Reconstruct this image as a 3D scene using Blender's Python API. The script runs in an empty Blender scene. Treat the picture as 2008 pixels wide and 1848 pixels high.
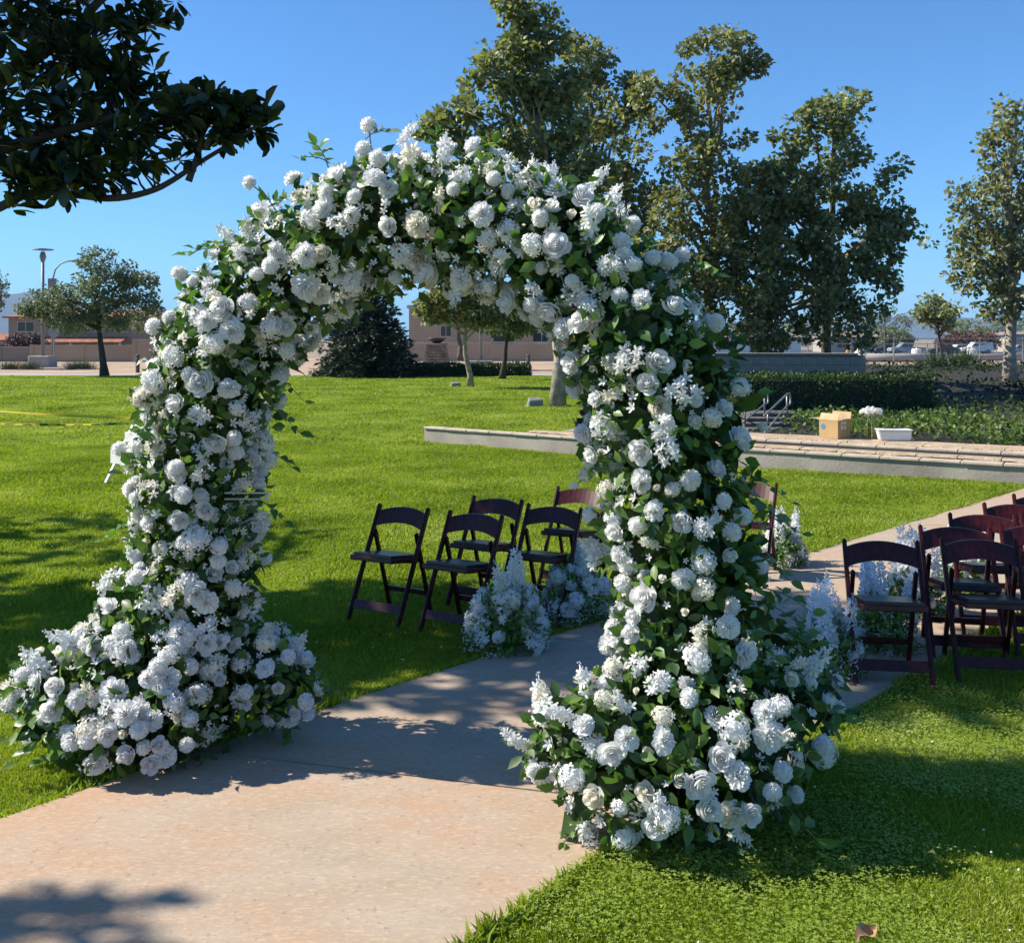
import bpy, bmesh, math, random
import numpy as np
from mathutils import Vector, Matrix, Euler

random.seed(11)
RNG = np.random.default_rng(7)
R = math.radians
SC = bpy.context.scene
COL = SC.collection

# ------------------------------------------------------------------ camera, sky, sun, exposure
CAM_H = 1.85
cam_d = bpy.data.cameras.new('camera')
cam = bpy.data.objects.new('camera', cam_d)
COL.objects.link(cam)
cam.location = (0, 0, CAM_H)
cam.rotation_euler = (R(90), 0, 0)
cam_d.sensor_width = 36
cam_d.lens = 36
cam_d.shift_y = -0.129
cam_d.clip_start = 0.05
cam_d.clip_end = 20000
SC.camera = cam

SUN_EL, SUN_AZ = R(41), R(-82)          # azimuth from +Y towards +X
world = bpy.data.worlds.new('World')
SC.world = world
world.use_nodes = True
wn = world.node_tree
sky = wn.nodes.new('ShaderNodeTexSky')
sky.sky_type = 'NISHITA'
sky.sun_disc = False
sky.sun_elevation = SUN_EL
sky.sun_rotation = SUN_AZ
sky.altitude = 700
sky.air_density = 1.0
sky.dust_density = 0.3
sky.ozone_density = 2.4
bg = wn.nodes['Background']
tint = wn.nodes.new('ShaderNodeMix')     # clear desert air: a deeper blue than the model's
tint.data_type = 'RGBA'
tint.blend_type = 'MULTIPLY'
tint.inputs[0].default_value = 1.0
tint.inputs[7].default_value = (0.51, 0.90, 1.27, 1)
wn.links.new(sky.outputs[0], tint.inputs[6])
wn.links.new(tint.outputs[2], bg.inputs[0])
bg.inputs[1].default_value = 0.077
sun_d = bpy.data.lights.new('sun', 'SUN')
sun = bpy.data.objects.new('sun', sun_d)
COL.objects.link(sun)
sun_d.energy = 5.0
sun_d.angle = R(0.53)
sun_d.color = (1.0, 0.93, 0.82)
to_sun = Vector((math.sin(SUN_AZ) * math.cos(SUN_EL), math.cos(SUN_AZ) * math.cos(SUN_EL), math.sin(SUN_EL)))
sun.rotation_euler = (-to_sun).to_track_quat('-Z', 'Y').to_euler()
SC.view_settings.view_transform = 'Standard'
SC.view_settings.look = 'None'
SC.view_settings.exposure = 0.88
SC.view_settings.gamma = 1.0
SC.view_settings.use_curve_mapping = False
SC.cycles.max_bounces = 8
SC.cycles.transparent_max_bounces = 8

# ------------------------------------------------------------------ surveying helpers
F, CX, HY = 2008.0, 1004.0, 665.0        # survey of the photograph: focal length, middle column, eye level


def G(u, v, z=0.0):                       # where a sight line meets the level z
    d = (CAM_H - z) * F / (v - HY)
    return Vector(((u - CX) * d / F, d, z))


def W(u, v, d):                           # point on a sight line at distance d
    return Vector(((u - CX) * d / F, d, CAM_H - (v - HY) * d / F))


# ------------------------------------------------------------------ materials
def node_mat(name):
    m = bpy.data.materials.new(name)
    m.use_nodes = True
    return m, m.node_tree, m.node_tree.nodes['Principled BSDF']


def mat(name, col, col2=None, scale=8.0, rough=0.7, bump=0.0, bump_scale=None, metal=0.0, detail=6.0, lo=0.35, hi=0.65, spec=0.5,
        stretch=None, dist=0.02):
    m, nt, b = node_mat(name)
    b.inputs['Roughness'].default_value = rough
    b.inputs['Metallic'].default_value = metal
    b.inputs['Specular IOR Level'].default_value = spec
    tc = nt.nodes.new('ShaderNodeTexCoord')
    src = tc.outputs['Object']
    if stretch:
        mp = nt.nodes.new('ShaderNodeMapping')
        mp.inputs['Scale'].default_value = stretch
        nt.links.new(src, mp.inputs[0])
        src = mp.outputs[0]
    if col2 is None:
        col2 = tuple(c * 0.75 for c in col)
    n = nt.nodes.new('ShaderNodeTexNoise')
    n.inputs['Scale'].default_value = scale
    n.inputs['Detail'].default_value = detail
    nt.links.new(src, n.inputs['Vector'])
    r = nt.nodes.new('ShaderNodeValToRGB')
    r.color_ramp.elements[0].position = lo
    r.color_ramp.elements[1].position = hi
    r.color_ramp.elements[0].color = (*col2, 1)
    r.color_ramp.elements[1].color = (*col, 1)
    nt.links.new(n.outputs[0], r.inputs[0])
    nt.links.new(r.outputs[0], b.inputs['Base Color'])
    if bump:
        n2 = nt.nodes.new('ShaderNodeTexNoise')
        n2.inputs['Scale'].default_value = bump_scale or scale * 4
        n2.inputs['Detail'].default_value = 5
        nt.links.new(src, n2.inputs['Vector'])
        bp = nt.nodes.new('ShaderNodeBump')
        bp.inputs['Strength'].default_value = bump
        bp.inputs['Distance'].default_value = dist
        nt.links.new(n2.outputs[0], bp.inputs['Height'])
        nt.links.new(bp.outputs[0], b.inputs['Normal'])
    return m


def leaf_mat(name, cols, trans=0.35, tcol=None, rough=0.5, spec=0.4, noise=0.0):
    """leaf, blade or petal: colour differs from piece to piece, light shines through"""
    m, nt, b = node_mat(name)
    geo = nt.nodes.new('ShaderNodeNewGeometry')
    r = nt.nodes.new('ShaderNodeValToRGB')
    els = r.color_ramp.elements
    while len(els) < len(cols):
        els.new(0.5)
    for i, c in enumerate(cols):
        els[i].position = i / max(1, len(cols) - 1)
        els[i].color = (*c, 1)
    fac = geo.outputs['Random Per Island']
    if noise:
        tc = nt.nodes.new('ShaderNodeTexCoord')
        n = nt.nodes.new('ShaderNodeTexNoise')
        n.inputs['Scale'].default_value = noise
        n.inputs['Detail'].default_value = 3
        nt.links.new(tc.outputs['Object'], n.inputs['Vector'])
        mx = nt.nodes.new('ShaderNodeMath')
        mx.operation = 'MULTIPLY_ADD'
        mx.inputs[1].default_value = 0.5
        nt.links.new(geo.outputs['Random Per Island'], mx.inputs[0])
        sb = nt.nodes.new('ShaderNodeMath')
        sb.operation = 'MULTIPLY_ADD'
        sb.inputs[1].default_value = 1.8
        sb.inputs[2].default_value = -0.65
        nt.links.new(n.outputs[0], sb.inputs[0])
        nt.links.new(sb.outputs[0], mx.inputs[2])
        fac = mx.outputs[0]
    nt.links.new(fac, r.inputs[0])
    nt.links.new(r.outputs[0], b.inputs['Base Color'])
    b.inputs['Roughness'].default_value = rough
    b.inputs['Specular IOR Level'].default_value = spec
    t = nt.nodes.new('ShaderNodeBsdfTranslucent')
    if tcol:
        mixc = nt.nodes.new('ShaderNodeMix')
        mixc.data_type = 'RGBA'
        mixc.blend_type = 'MULTIPLY'
        mixc.inputs[0].default_value = 1.0
        nt.links.new(r.outputs[0], mixc.inputs[6])
        mixc.inputs[7].default_value = (*tcol, 1)
        nt.links.new(mixc.outputs[2], t.inputs[0])
    else:
        nt.links.new(r.outputs[0], t.inputs[0])
    ms = nt.nodes.new('ShaderNodeMixShader')
    ms.inputs[0].default_value = trans
    nt.links.new(b.outputs[0], ms.inputs[1])
    nt.links.new(t.outputs[0], ms.inputs[2])
    nt.links.new(ms.outputs[0], nt.nodes['Material Output'].inputs['Surface'])
    return m


M = {}
M['petal'] = leaf_mat('white_petal', [(0.82, 0.82, 0.80), (0.88, 0.88, 0.87)], 0.42, rough=0.6, spec=0.25)
M['cream'] = leaf_mat('cream_petal', [(0.82, 0.78, 0.66), (0.87, 0.85, 0.77)], 0.42, rough=0.6, spec=0.25)
M['blue_white'] = leaf_mat('cool_white_petal', [(0.70, 0.76, 0.84), (0.82, 0.84, 0.87)], 0.35, rough=0.6, spec=0.25)
M['arch_leaf'] = leaf_mat('arch_leaf', [(0.028, 0.066, 0.020), (0.055, 0.115, 0.026), (0.085, 0.165, 0.034), (0.16, 0.26, 0.055)], 0.33,
                          tcol=(1.5, 1.7, 0.7), rough=0.42, spec=0.45)
M['sprig_leaf'] = leaf_mat('sprig_leaf', [(0.045, 0.10, 0.024), (0.09, 0.18, 0.034), (0.18, 0.29, 0.06)], 0.36,
                           tcol=(1.5, 1.7, 0.7), rough=0.4, spec=0.45)
M['sage_leaf'] = leaf_mat('sage_leaf', [(0.12, 0.17, 0.10), (0.20, 0.26, 0.14)], 0.35, tcol=(1.3, 1.5, 0.8), rough=0.55)
M['stem'] = mat('green_stem', (0.07, 0.12, 0.03), scale=20)
M['magnolia_leaf'] = leaf_mat('magnolia_leaf', [(0.010, 0.022, 0.012), (0.018, 0.038, 0.016), (0.035, 0.060, 0.020)], 0.10,
                              tcol=(1.8, 2.2, 0.5), rough=0.33, spec=0.45)
M['bark_grey'] = mat('grey_bark', (0.16, 0.13, 0.10), (0.06, 0.05, 0.04), scale=9, rough=0.9, bump=0.5, stretch=(1, 1, 0.3))
M['bark_pale'] = mat('pale_mottled_bark', (0.42, 0.37, 0.29), (0.20, 0.16, 0.12), scale=5, rough=0.9, bump=0.4)
M['bark_dark'] = mat('dark_bark', (0.055, 0.045, 0.038), scale=9, rough=0.9, bump=0.5)
M['grass'] = leaf_mat('grass_blade', [(0.11, 0.165, 0.012), (0.19, 0.255, 0.018), (0.265, 0.33, 0.03), (0.38, 0.41, 0.12)], 0.42,
                      tcol=(1.35, 1.45, 0.5), rough=0.5, spec=0.3, noise=0.7)
M['clover'] = leaf_mat('clover_leaf', [(0.22, 0.31, 0.035), (0.32, 0.42, 0.06), (0.48, 0.55, 0.20)], 0.45, tcol=(1.35, 1.45, 0.5), rough=0.55, noise=1.5)
M['clover_flower'] = mat('clover_flower', (0.72, 0.70, 0.60), scale=30)
M['wood'] = mat('mahogany_wood', (0.075, 0.010, 0.011), (0.028, 0.006, 0.006), scale=6, rough=0.34, stretch=(8, 8, 0.8), spec=0.32)
M['vinyl'] = mat('black_vinyl', (0.012, 0.012, 0.014), scale=30, rough=0.32)
M['frame_metal'] = mat('white_metal_rod', (0.55, 0.55, 0.53), scale=10, rough=0.4)
M['concrete'] = mat('grey_concrete', (0.36, 0.32, 0.265), (0.23, 0.205, 0.17), scale=1.8, rough=0.9, bump=0.25, bump_scale=25)
M['coping'] = mat('buff_coping_stone', (0.46, 0.345, 0.225), (0.33, 0.245, 0.155), scale=5, rough=0.9, bump=0.7, bump_scale=22, dist=0.03)
M['coping_smooth'] = mat('pale_coping_stone', (0.50, 0.42, 0.33), (0.38, 0.315, 0.24), scale=4, rough=0.9, bump=0.3, bump_scale=30)
M['block'] = mat('grey_block', (0.30, 0.25, 0.195), (0.22, 0.185, 0.145), scale=4, rough=0.95, bump=0.4, bump_scale=30)
M['block_dark'] = mat('shade_darkened_step', (0.11, 0.105, 0.10), (0.07, 0.068, 0.065), scale=3, rough=0.95)  # step concrete darkened to stand in for the shade of the trees
M['mortar'] = mat('mortar', (0.17, 0.16, 0.15), scale=10, rough=0.95)
M['dirt'] = mat('orange_dirt', (0.42, 0.29, 0.185), (0.30, 0.205, 0.13), scale=0.35, rough=0.95, bump=0.4, bump_scale=3)
M['mulch'] = mat('dark_mulch', (0.026, 0.022, 0.015), (0.013, 0.011, 0.008), scale=2, rough=0.95, bump=0.8, bump_scale=20, dist=0.05)  # dark mulch, deepened further to carry the shade over the bank
M['ground'] = mat('dry_ground', (0.30, 0.23, 0.15), (0.20, 0.155, 0.10), scale=0.2, rough=0.95)
M['asphalt'] = mat('grey_asphalt', (0.10, 0.10, 0.10), scale=0.5, rough=0.9)
M['walk'] = mat('sidewalk_concrete', (0.36, 0.34, 0.31), (0.28, 0.265, 0.24), scale=0.6, rough=0.9)
M['stucco'] = mat('tan_stucco', (0.36, 0.275, 0.195), (0.32, 0.245, 0.17), scale=0.6, rough=0.95)
M['stucco_grey'] = mat('grey_tan_stucco', (0.25, 0.20, 0.165), (0.22, 0.175, 0.145), scale=0.5, rough=0.95)
M['stucco_pale'] = mat('pale_stucco', (0.42, 0.37, 0.32), (0.36, 0.31, 0.27), scale=0.5, rough=0.95)
M['roof_tile'] = mat('red_roof_tile', (0.36, 0.13, 0.065), (0.22, 0.08, 0.045), scale=1.5, rough=0.9)
M['glass_dark'] = mat('dark_window_glass', (0.02, 0.022, 0.025), scale=2, rough=0.08)
M['trim'] = mat('pale_trim', (0.45, 0.40, 0.35), scale=3)
M['white_paint'] = mat('white_paint', (0.76, 0.75, 0.72), (0.66, 0.65, 0.62), scale=4, rough=0.5)
M['tape'] = mat('yellow_tape', (0.72, 0.58, 0.03), scale=6, rough=0.4)
M['black'] = mat('black_print', (0.015, 0.015, 0.015), scale=6)
M['cardboard'] = mat('brown_cardboard', (0.42, 0.27, 0.12), (0.36, 0.23, 0.10), scale=5, rough=0.85)
M['card_in'] = mat('cardboard_flap', (0.52, 0.37, 0.20), scale=5, rough=0.85)
M['blue_print'] = mat('blue_print', (0.03, 0.28, 0.50), scale=6)
M['white_print'] = mat('white_print', (0.62, 0.60, 0.55), scale=6)
M['gold'] = mat('gold_metal', (0.65, 0.48, 0.20), scale=6, rough=0.35, metal=0.8)
M['steel'] = mat('galvanised_steel', (0.30, 0.30, 0.29), scale=6, rough=0.5, metal=0.6)
M['lamp_metal'] = mat('grey_pole_paint', (0.20, 0.21, 0.22), scale=3, rough=0.5)
M['bollard'] = mat('dark_bollard', (0.07, 0.065, 0.06), scale=3, rough=0.6)
M['stone'] = mat('ledge_stone', (0.27, 0.21, 0.15), (0.12, 0.10, 0.08), scale=2.2, rough=0.95, bump=0.6)
M['bronze'] = mat('dark_bronze', (0.035, 0.032, 0.030), scale=4, rough=0.4)
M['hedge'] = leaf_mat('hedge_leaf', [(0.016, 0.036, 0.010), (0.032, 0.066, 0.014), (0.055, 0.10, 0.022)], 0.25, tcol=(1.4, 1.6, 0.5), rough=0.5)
M['bank_leaf'] = leaf_mat('bank_leaf', [(0.012, 0.024, 0.008), (0.022, 0.042, 0.012), (0.040, 0.062, 0.02)], 0.2, rough=0.7, spec=0.2)  # leaf colour darkened for the shadow the sycamores throw on the bank
M['hedge_core'] = mat('hedge_twigs', (0.012, 0.016, 0.007), scale=8)
M['cover'] = leaf_mat('ground_cover_leaf', [(0.035, 0.065, 0.014), (0.08, 0.13, 0.024), (0.17, 0.23, 0.045)], 0.3, tcol=(1.4, 1.6, 0.5), rough=0.5)
M['syc'] = leaf_mat('sycamore_leaf', [(0.09, 0.115, 0.052), (0.15, 0.18, 0.08), (0.22, 0.24, 0.11), (0.36, 0.37, 0.22)], 0.45,
                    tcol=(1.25, 1.3, 0.55), rough=0.42, spec=0.5)
M['syc_brown'] = leaf_mat('sycamore_leaf_dry', [(0.092, 0.115, 0.052), (0.155, 0.182, 0.082), (0.22, 0.24, 0.11), (0.35, 0.35, 0.20)], 0.45,
                          tcol=(1.25, 1.2, 0.55), rough=0.45, spec=0.5)
M['olive'] = leaf_mat('grey_green_leaf', [(0.10, 0.125, 0.075), (0.15, 0.18, 0.105), (0.21, 0.23, 0.14)], 0.32, tcol=(1.2, 1.25, 0.6), rough=0.5)
M['spruce'] = leaf_mat('spruce_needle', [(0.018, 0.032, 0.018), (0.034, 0.054, 0.030), (0.060, 0.082, 0.046)], 0.12, rough=0.6)
M['plum'] = leaf_mat('plum_leaf', [(0.055, 0.028, 0.036), (0.085, 0.045, 0.050)], 0.2)
M['myrtle'] = leaf_mat('myrtle_leaf', [(0.07, 0.065, 0.035), (0.15, 0.075, 0.055), (0.20, 0.09, 0.075)], 0.2)
M['straw'] = leaf_mat('straw_grass', [(0.20, 0.19, 0.07), (0.28, 0.25, 0.10)], 0.3)
M['mountain'] = mat('far_mountain', (0.085, 0.085, 0.085), (0.055, 0.055, 0.06), scale=0.004, rough=1.0)
M['car_grey'] = mat('silver_car_paint', (0.33, 0.34, 0.35), (0.32, 0.33, 0.34), scale=1, rough=0.3, metal=0.3)
M['car_dark'] = mat('dark_car_paint', (0.02, 0.022, 0.028), scale=1, rough=0.25)
M['car_white'] = mat('white_car_paint', (0.68, 0.68, 0.68), (0.66, 0.66, 0.66), scale=1, rough=0.3)
M['tyre'] = mat('tyre_rubber', (0.02, 0.02, 0.02), scale=4, rough=0.9)
M['orange'] = mat('orange_paint', (0.65, 0.25, 0.03), scale=4)
M['brown_leaf'] = mat('dry_brown_leaf', (0.38, 0.25, 0.12), (0.22, 0.13, 0.06), scale=30, rough=0.7)
M['util_green'] = mat('grey_green_plastic', (0.20, 0.22, 0.18), scale=4)


# path concrete: buff with an orange bloom, grey at the edges, broom texture
def path_material():
    m, nt, b = node_mat('path_concrete')
    tc = nt.nodes.new('ShaderNodeTexCoord')

    def noise(scale, detail=6, stretch=None, rough=0.55):
        n = nt.nodes.new('ShaderNodeTexNoise')
        n.inputs['Scale'].default_value = scale
        n.inputs['Detail'].default_value = detail
        n.inputs['Roughness'].default_value = rough
        if stretch:
            mp = nt.nodes.new('ShaderNodeMapping')
            mp.inputs['Rotation'].default_value = (0, 0, R(18))
            mp.inputs['Scale'].default_value = stretch
            nt.links.new(tc.outputs['Object'], mp.inputs[0])
            nt.links.new(mp.outputs[0], n.inputs['Vector'])
        else:
            nt.links.new(tc.outputs['Object'], n.inputs['Vector'])
        return n

    def mix(fac, a, c, mode='MIX'):
        x = nt.nodes.new('ShaderNodeMix')
        x.data_type = 'RGBA'
        x.blend_type = mode
        if isinstance(fac, (int, float)):
            x.inputs[0].default_value = fac
        else:
            nt.links.new(fac, x.inputs[0])
        for sock, val in ((6, a), (7, c)):
            if isinstance(val, tuple):
                x.inputs[sock].default_value = (*val, 1)
            else:
                nt.links.new(val, x.inputs[sock])
        return x.outputs[2]

    def ramp(src, lo, hi):
        r = nt.nodes.new('ShaderNodeMapRange')
        r.inputs[1].default_value = lo
        r.inputs[2].default_value = hi
        nt.links.new(src, r.inputs[0])
        return r.outputs[0]
    big = noise(0.9, 3)
    c = mix(ramp(big.outputs[0], 0.40, 0.60), (0.335, 0.268, 0.195), (0.40, 0.262, 0.165))
    med = noise(2.6, 5, stretch=(1, 2.2, 1))
    c = mix(ramp(med.outputs[0], 0.42, 0.68), c, (0.375, 0.30, 0.225))
    fine = noise(55, 4, stretch=(0.6, 1.6, 1), rough=0.7)
    c = mix(ramp(fine.outputs[0], 0.50, 0.75), c, (0.52, 0.39, 0.265))
    dark = noise(38, 5)
    c = mix(ramp(dark.outputs[0], 0.60, 0.80), c, (0.19, 0.15, 0.115))
    sp = nt.nodes.new('ShaderNodeTexVoronoi')
    sp.inputs['Scale'].default_value = 2.3
    nt.links.new(tc.outputs['Object'], sp.inputs['Vector'])
    c = mix(ramp(sp.outputs['Distance'], 0.018, 0.008), c, (0.06, 0.05, 0.045))
    nt.links.new(c, b.inputs['Base Color'])
    b.inputs['Roughness'].default_value = 0.85
    bp = nt.nodes.new('ShaderNodeBump')
    bp.inputs['Strength'].default_value = 0.35
    bp.inputs['Distance'].default_value = 0.006
    nt.links.new(fine.outputs[0], bp.inputs['Height'])
    nt.links.new(bp.outputs[0], b.inputs['Normal'])
    return m


M['path'] = path_material()


def lawn_material():
    m, nt, b = node_mat('lawn_turf')
    tc = nt.nodes.new('ShaderNodeTexCoord')

    def noise(scale, detail, stretch=None):
        n = nt.nodes.new('ShaderNodeTexNoise')
        n.inputs['Scale'].default_value = scale
        n.inputs['Detail'].default_value = detail
        n.inputs['Roughness'].default_value = 0.65
        nt.links.new(tc.outputs['Object'], n.inputs['Vector'])
        return n
    a = noise(0.7, 4)
    r = nt.nodes.new('ShaderNodeValToRGB')
    r.color_ramp.elements[0].position = 0.32
    r.color_ramp.elements[1].position = 0.68
    r.color_ramp.elements[0].color = (0.110, 0.160, 0.010, 1)
    r.color_ramp.elements[1].color = (0.190, 0.250, 0.020, 1)
    nt.links.new(a.outputs[0], r.inputs[0])
    f = noise(14, 6)
    x = nt.nodes.new('ShaderNodeMix')
    x.data_type = 'RGBA'
    x.blend_type = 'MULTIPLY'
    x.inputs[0].default_value = 0.8
    r2 = nt.nodes.new('ShaderNodeValToRGB')
    r2.color_ramp.elements[0].position = 0.3
    r2.color_ramp.elements[1].position = 0.7
    r2.color_ramp.elements[0].color = (0.55, 0.55, 0.5, 1)
    r2.color_ramp.elements[1].color = (1.4, 1.35, 1.3, 1)
    nt.links.new(f.outputs[0], r2.inputs[0])
    nt.links.new(r.outputs[0], x.inputs[6])
    nt.links.new(r2.outputs[0], x.inputs[7])
    nt.links.new(x.outputs[2], b.inputs['Base Color'])
    b.inputs['Roughness'].default_value = 0.9
    b.inputs['Specular IOR Level'].default_value = 0.1
    bp = nt.nodes.new('ShaderNodeBump')
    bp.inputs['Strength'].default_value = 0.8
    bp.inputs['Distance'].default_value = 0.05
    nt.links.new(f.outputs[0], bp.inputs['Height'])
    nt.links.new(bp.outputs[0], b.inputs['Normal'])
    return m


M['lawn'] = lawn_material()


# ------------------------------------------------------------------ object helpers
def tag(o, label=None, cat=None, group=None, kind=None):
    if label:
        o['label'] = label
    if cat:
        o['category'] = cat
    if group:
        o['group'] = group
    if kind:
        o['kind'] = kind
    return o


def link(name, data, parent=None, loc=None):
    o = bpy.data.objects.new(name, data)
    COL.objects.link(o)
    if loc is not None:
        o.location = loc
    if parent:
        o.parent = parent
    return o


def thing(name, label, cat, loc=(0, 0, 0), rz=0.0, group=None):
    o = link(name, None, loc=loc)
    o.rotation_euler = (0, 0, rz)
    o.empty_display_size = 0.1
    return tag(o, label, cat, group)


class MB:
    """collects shapes; build() links them as ONE mesh object"""

    def __init__(self):
        self.v, self.f = [], []

    def add(self, vs, fs, mtx=None):
        b = len(self.v)
        for p in vs:
            p = Vector(p)
            self.v.append(tuple(mtx @ p) if mtx is not None else tuple(p))
        self.f += [tuple(i + b for i in f) for f in fs]
        return self

    def box(self, x0, x1, y0, y1, z0, z1, mtx=None):
        return self.add([(x0, y0, z0), (x1, y0, z0), (x1, y1, z0), (x0, y1, z0), (x0, y0, z1), (x1, y0, z1), (x1, y1, z1), (x0, y1, z1)],
                        [(0, 3, 2, 1), (4, 5, 6, 7), (0, 1, 5, 4), (1, 2, 6, 5), (2, 3, 7, 6), (3, 0, 4, 7)], mtx)

    def bar(self, p0, p1, w, t, side=(1, 0, 0), mtx=None):
        """rectangular bar; w along 'side', t across"""
        p0, p1, s = Vector(p0), Vector(p1), Vector(side).normalized()
        d = (p1 - p0).normalized()
        s = (s - d * s.dot(d)).normalized()
        n = d.cross(s)
        vs = []
        for p in (p0, p1):
            for a, c in ((-1, -1), (1, -1), (1, 1), (-1, 1)):
                vs.append(p + s * (a * w / 2) + n * (c * t / 2))
        return self.add(vs, [(0, 3, 2, 1), (4, 5, 6, 7), (0, 1, 5, 4), (1, 2, 6, 5), (2, 3, 7, 6), (3, 0, 4, 7)], mtx)

    def tube(self, pts, rad, n=8, cap=True):
        pts = [Vector(p) for p in pts]
        rads = rad if isinstance(rad, (list, tuple)) else [rad] * len(pts)
        b = len(self.v)
        up = None
        for i, p in enumerate(pts):
            d = (pts[min(i + 1, len(pts) - 1)] - pts[max(i - 1, 0)])
            d = d.normalized() if d.length > 1e-9 else Vector((0, 0, 1))
            if up is None:
                up = Vector((0, 0, 1)) if abs(d.z) < 0.9 else Vector((1, 0, 0))
            s = d.cross(up)
            if s.length < 1e-6:
                s = d.cross(Vector((0.3, 1, 0.2)))
            s.normalize()
            q = s.cross(d).normalized()
            up = q
            for k in range(n):
                a = 2 * math.pi * k / n
                self.v.append(tuple(p + s * (math.cos(a) * rads[i]) + q * (math.sin(a) * rads[i])))
        for i in range(len(pts) - 1):
            for k in range(n):
                k2 = (k + 1) % n
                self.f.append((b + i * n + k, b + i * n + k2, b + (i + 1) * n + k2, b + (i + 1) * n + k))
        if cap:
            self.f.append(tuple(b + k for k in reversed(range(n))))
            self.f.append(tuple(b + (len(pts) - 1) * n + k for k in range(n)))
        return self

    def lathe(self, prof, n=16, loc=(0, 0, 0)):
        """profile of (radius, z)"""
        b = len(self.v)
        for r, z in prof:
            for k in range(n):
                a = 2 * math.pi * k / n
                self.v.append((loc[0] + r * math.cos(a), loc[1] + r * math.sin(a), loc[2] + z))
        for i in range(len(prof) - 1):
            for k in range(n):
                k2 = (k + 1) % n
                self.f.append((b + i * n + k, b + i * n + k2, b + (i + 1) * n + k2, b + (i + 1) * n + k))
        self.f.append(tuple(b + k for k in reversed(range(n))))
        self.f.append(tuple(b + (len(prof) - 1) * n + k for k in range(n)))
        return self

    def mesh(self, name, m, smooth=False, bevel=0.0, seg=1):
        me = bpy.data.meshes.new(name)
        me.from_pydata(self.v, [], self.f)
        if bevel:
            bm = bmesh.new()
            bm.from_mesh(me)
            bmesh.ops.bevel(bm, geom=bm.edges[:], offset=bevel, segments=seg, affect='EDGES', clamp_overlap=True)
            bm.to_mesh(me)
            bm.free()
        me.materials.append(m)
        if smooth:
            me.shade_smooth()
        me.update()
        return me

    def build(self, name, m, parent=None, smooth=False, bevel=0.0, seg=1, loc=None):
        return link(name, self.mesh(name, m, smooth, bevel, seg), parent, loc)


def np_mesh(name, V, T, m, smooth=False):
    """triangles or quads straight from arrays"""
    k = T.shape[1]
    me = bpy.data.meshes.new(name)
    me.vertices.add(len(V))
    me.vertices.foreach_set('co', np.ascontiguousarray(V, dtype=np.float32).ravel())
    me.loops.add(T.size)
    me.loops.foreach_set('vertex_index', np.ascontiguousarray(T, dtype=np.int32).ravel())
    me.polygons.add(len(T))
    me.polygons.foreach_set('loop_start', np.arange(0, T.size, k, dtype=np.int32))
    if smooth:
        me.polygons.foreach_set('use_smooth', np.ones(len(T), dtype=bool))
    me.update(calc_edges=True)
    me.materials.append(m)
    return me


def unit(a):
    return a / np.maximum(np.linalg.norm(a, axis=-1, keepdims=True), 1e-9)


def frames(D, N):
    """right, along, up for directions D and rough normals N"""
    B = unit(D)
    A = np.cross(B, N)
    bad = np.linalg.norm(A, axis=1) < 1e-4
    A[bad] = np.cross(B[bad], np.array([0.31, 0.2, 0.93]))
    A = unit(A)
    return A, B, np.cross(A, B)


def scatter(tv, tf, P, A, B, N, s):
    """copies of a small template (x along A, y along B, z along N), size s"""
    tv = np.asarray(tv, float)
    tf = np.asarray(tf, int)
    s = np.asarray(s, float).reshape(-1, 1, 1) * np.ones((len(P), 1, 1))
    V = P[:, None, :] + s * (tv[None, :, 0:1] * A[:, None, :] + tv[None, :, 1:2] * B[:, None, :] + tv[None, :, 2:3] * N[:, None, :])
    T = tf[None] + (np.arange(len(P)) * len(tv))[:, None, None]
    return V.reshape(-1, 3), T.reshape(-1, tf.shape[1])


def merge(parts):
    Vs, Ts, n = [], [], 0
    for V, T in parts:
        Vs.append(V)
        Ts.append(T + n)
        n += len(V)
    return np.concatenate(Vs), np.concatenate(Ts)


def rand_dirs(n):
    return unit(RNG.normal(size=(n, 3)))


# leaf templates, one unit long
LEAF_V = [(0, 0, 0), (.22, .25, .05), (.27, .55, .05), (0, 1, -.10), (-.27, .55, .05), (-.22, .25, .05), (0, .3, -.02), (0, .62, -.02)]
LEAF_F = [(0, 1, 6), (0, 6, 5), (1, 2, 7), (1, 7, 6), (6, 7, 4), (6, 4, 5), (2, 3, 7), (7, 3, 4)]
LONG_V = [(x * 0.55, y, z) for x, y, z in LEAF_V]
MAG_V = [(0, 0, 0), (.13, .28, .04), (.23, .62, .06), (.12, .9, .0), (0, 1, -.06), (-.12, .9, .0), (-.23, .62, .06), (-.13, .28, .04),
         (0, .3, -.02), (0, .65, -.02)]
MAG_F = [(0, 1, 8), (0, 8, 7), (1, 2, 9), (1, 9, 8), (8, 9, 6), (8, 6, 7), (2, 3, 9), (3, 4, 9), (9, 4, 5), (9, 5, 6)]
DIAM_V = [(0, 0, 0), (.36, .5, .06), (0, 1, 0), (-.36, .5, .06)]
DIAM_F = [(0, 1, 2), (0, 2, 3)]
SYC_V = [(0, 0, 0), (.45, .25, .05), (.30, .55, .02), (0, 1, -.05), (-.30, .55, .02), (-.45, .25, .05)]
SYC_F = [(0, 1, 2), (0, 2, 3), (0, 3, 4), (0, 4, 5)]

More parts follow.
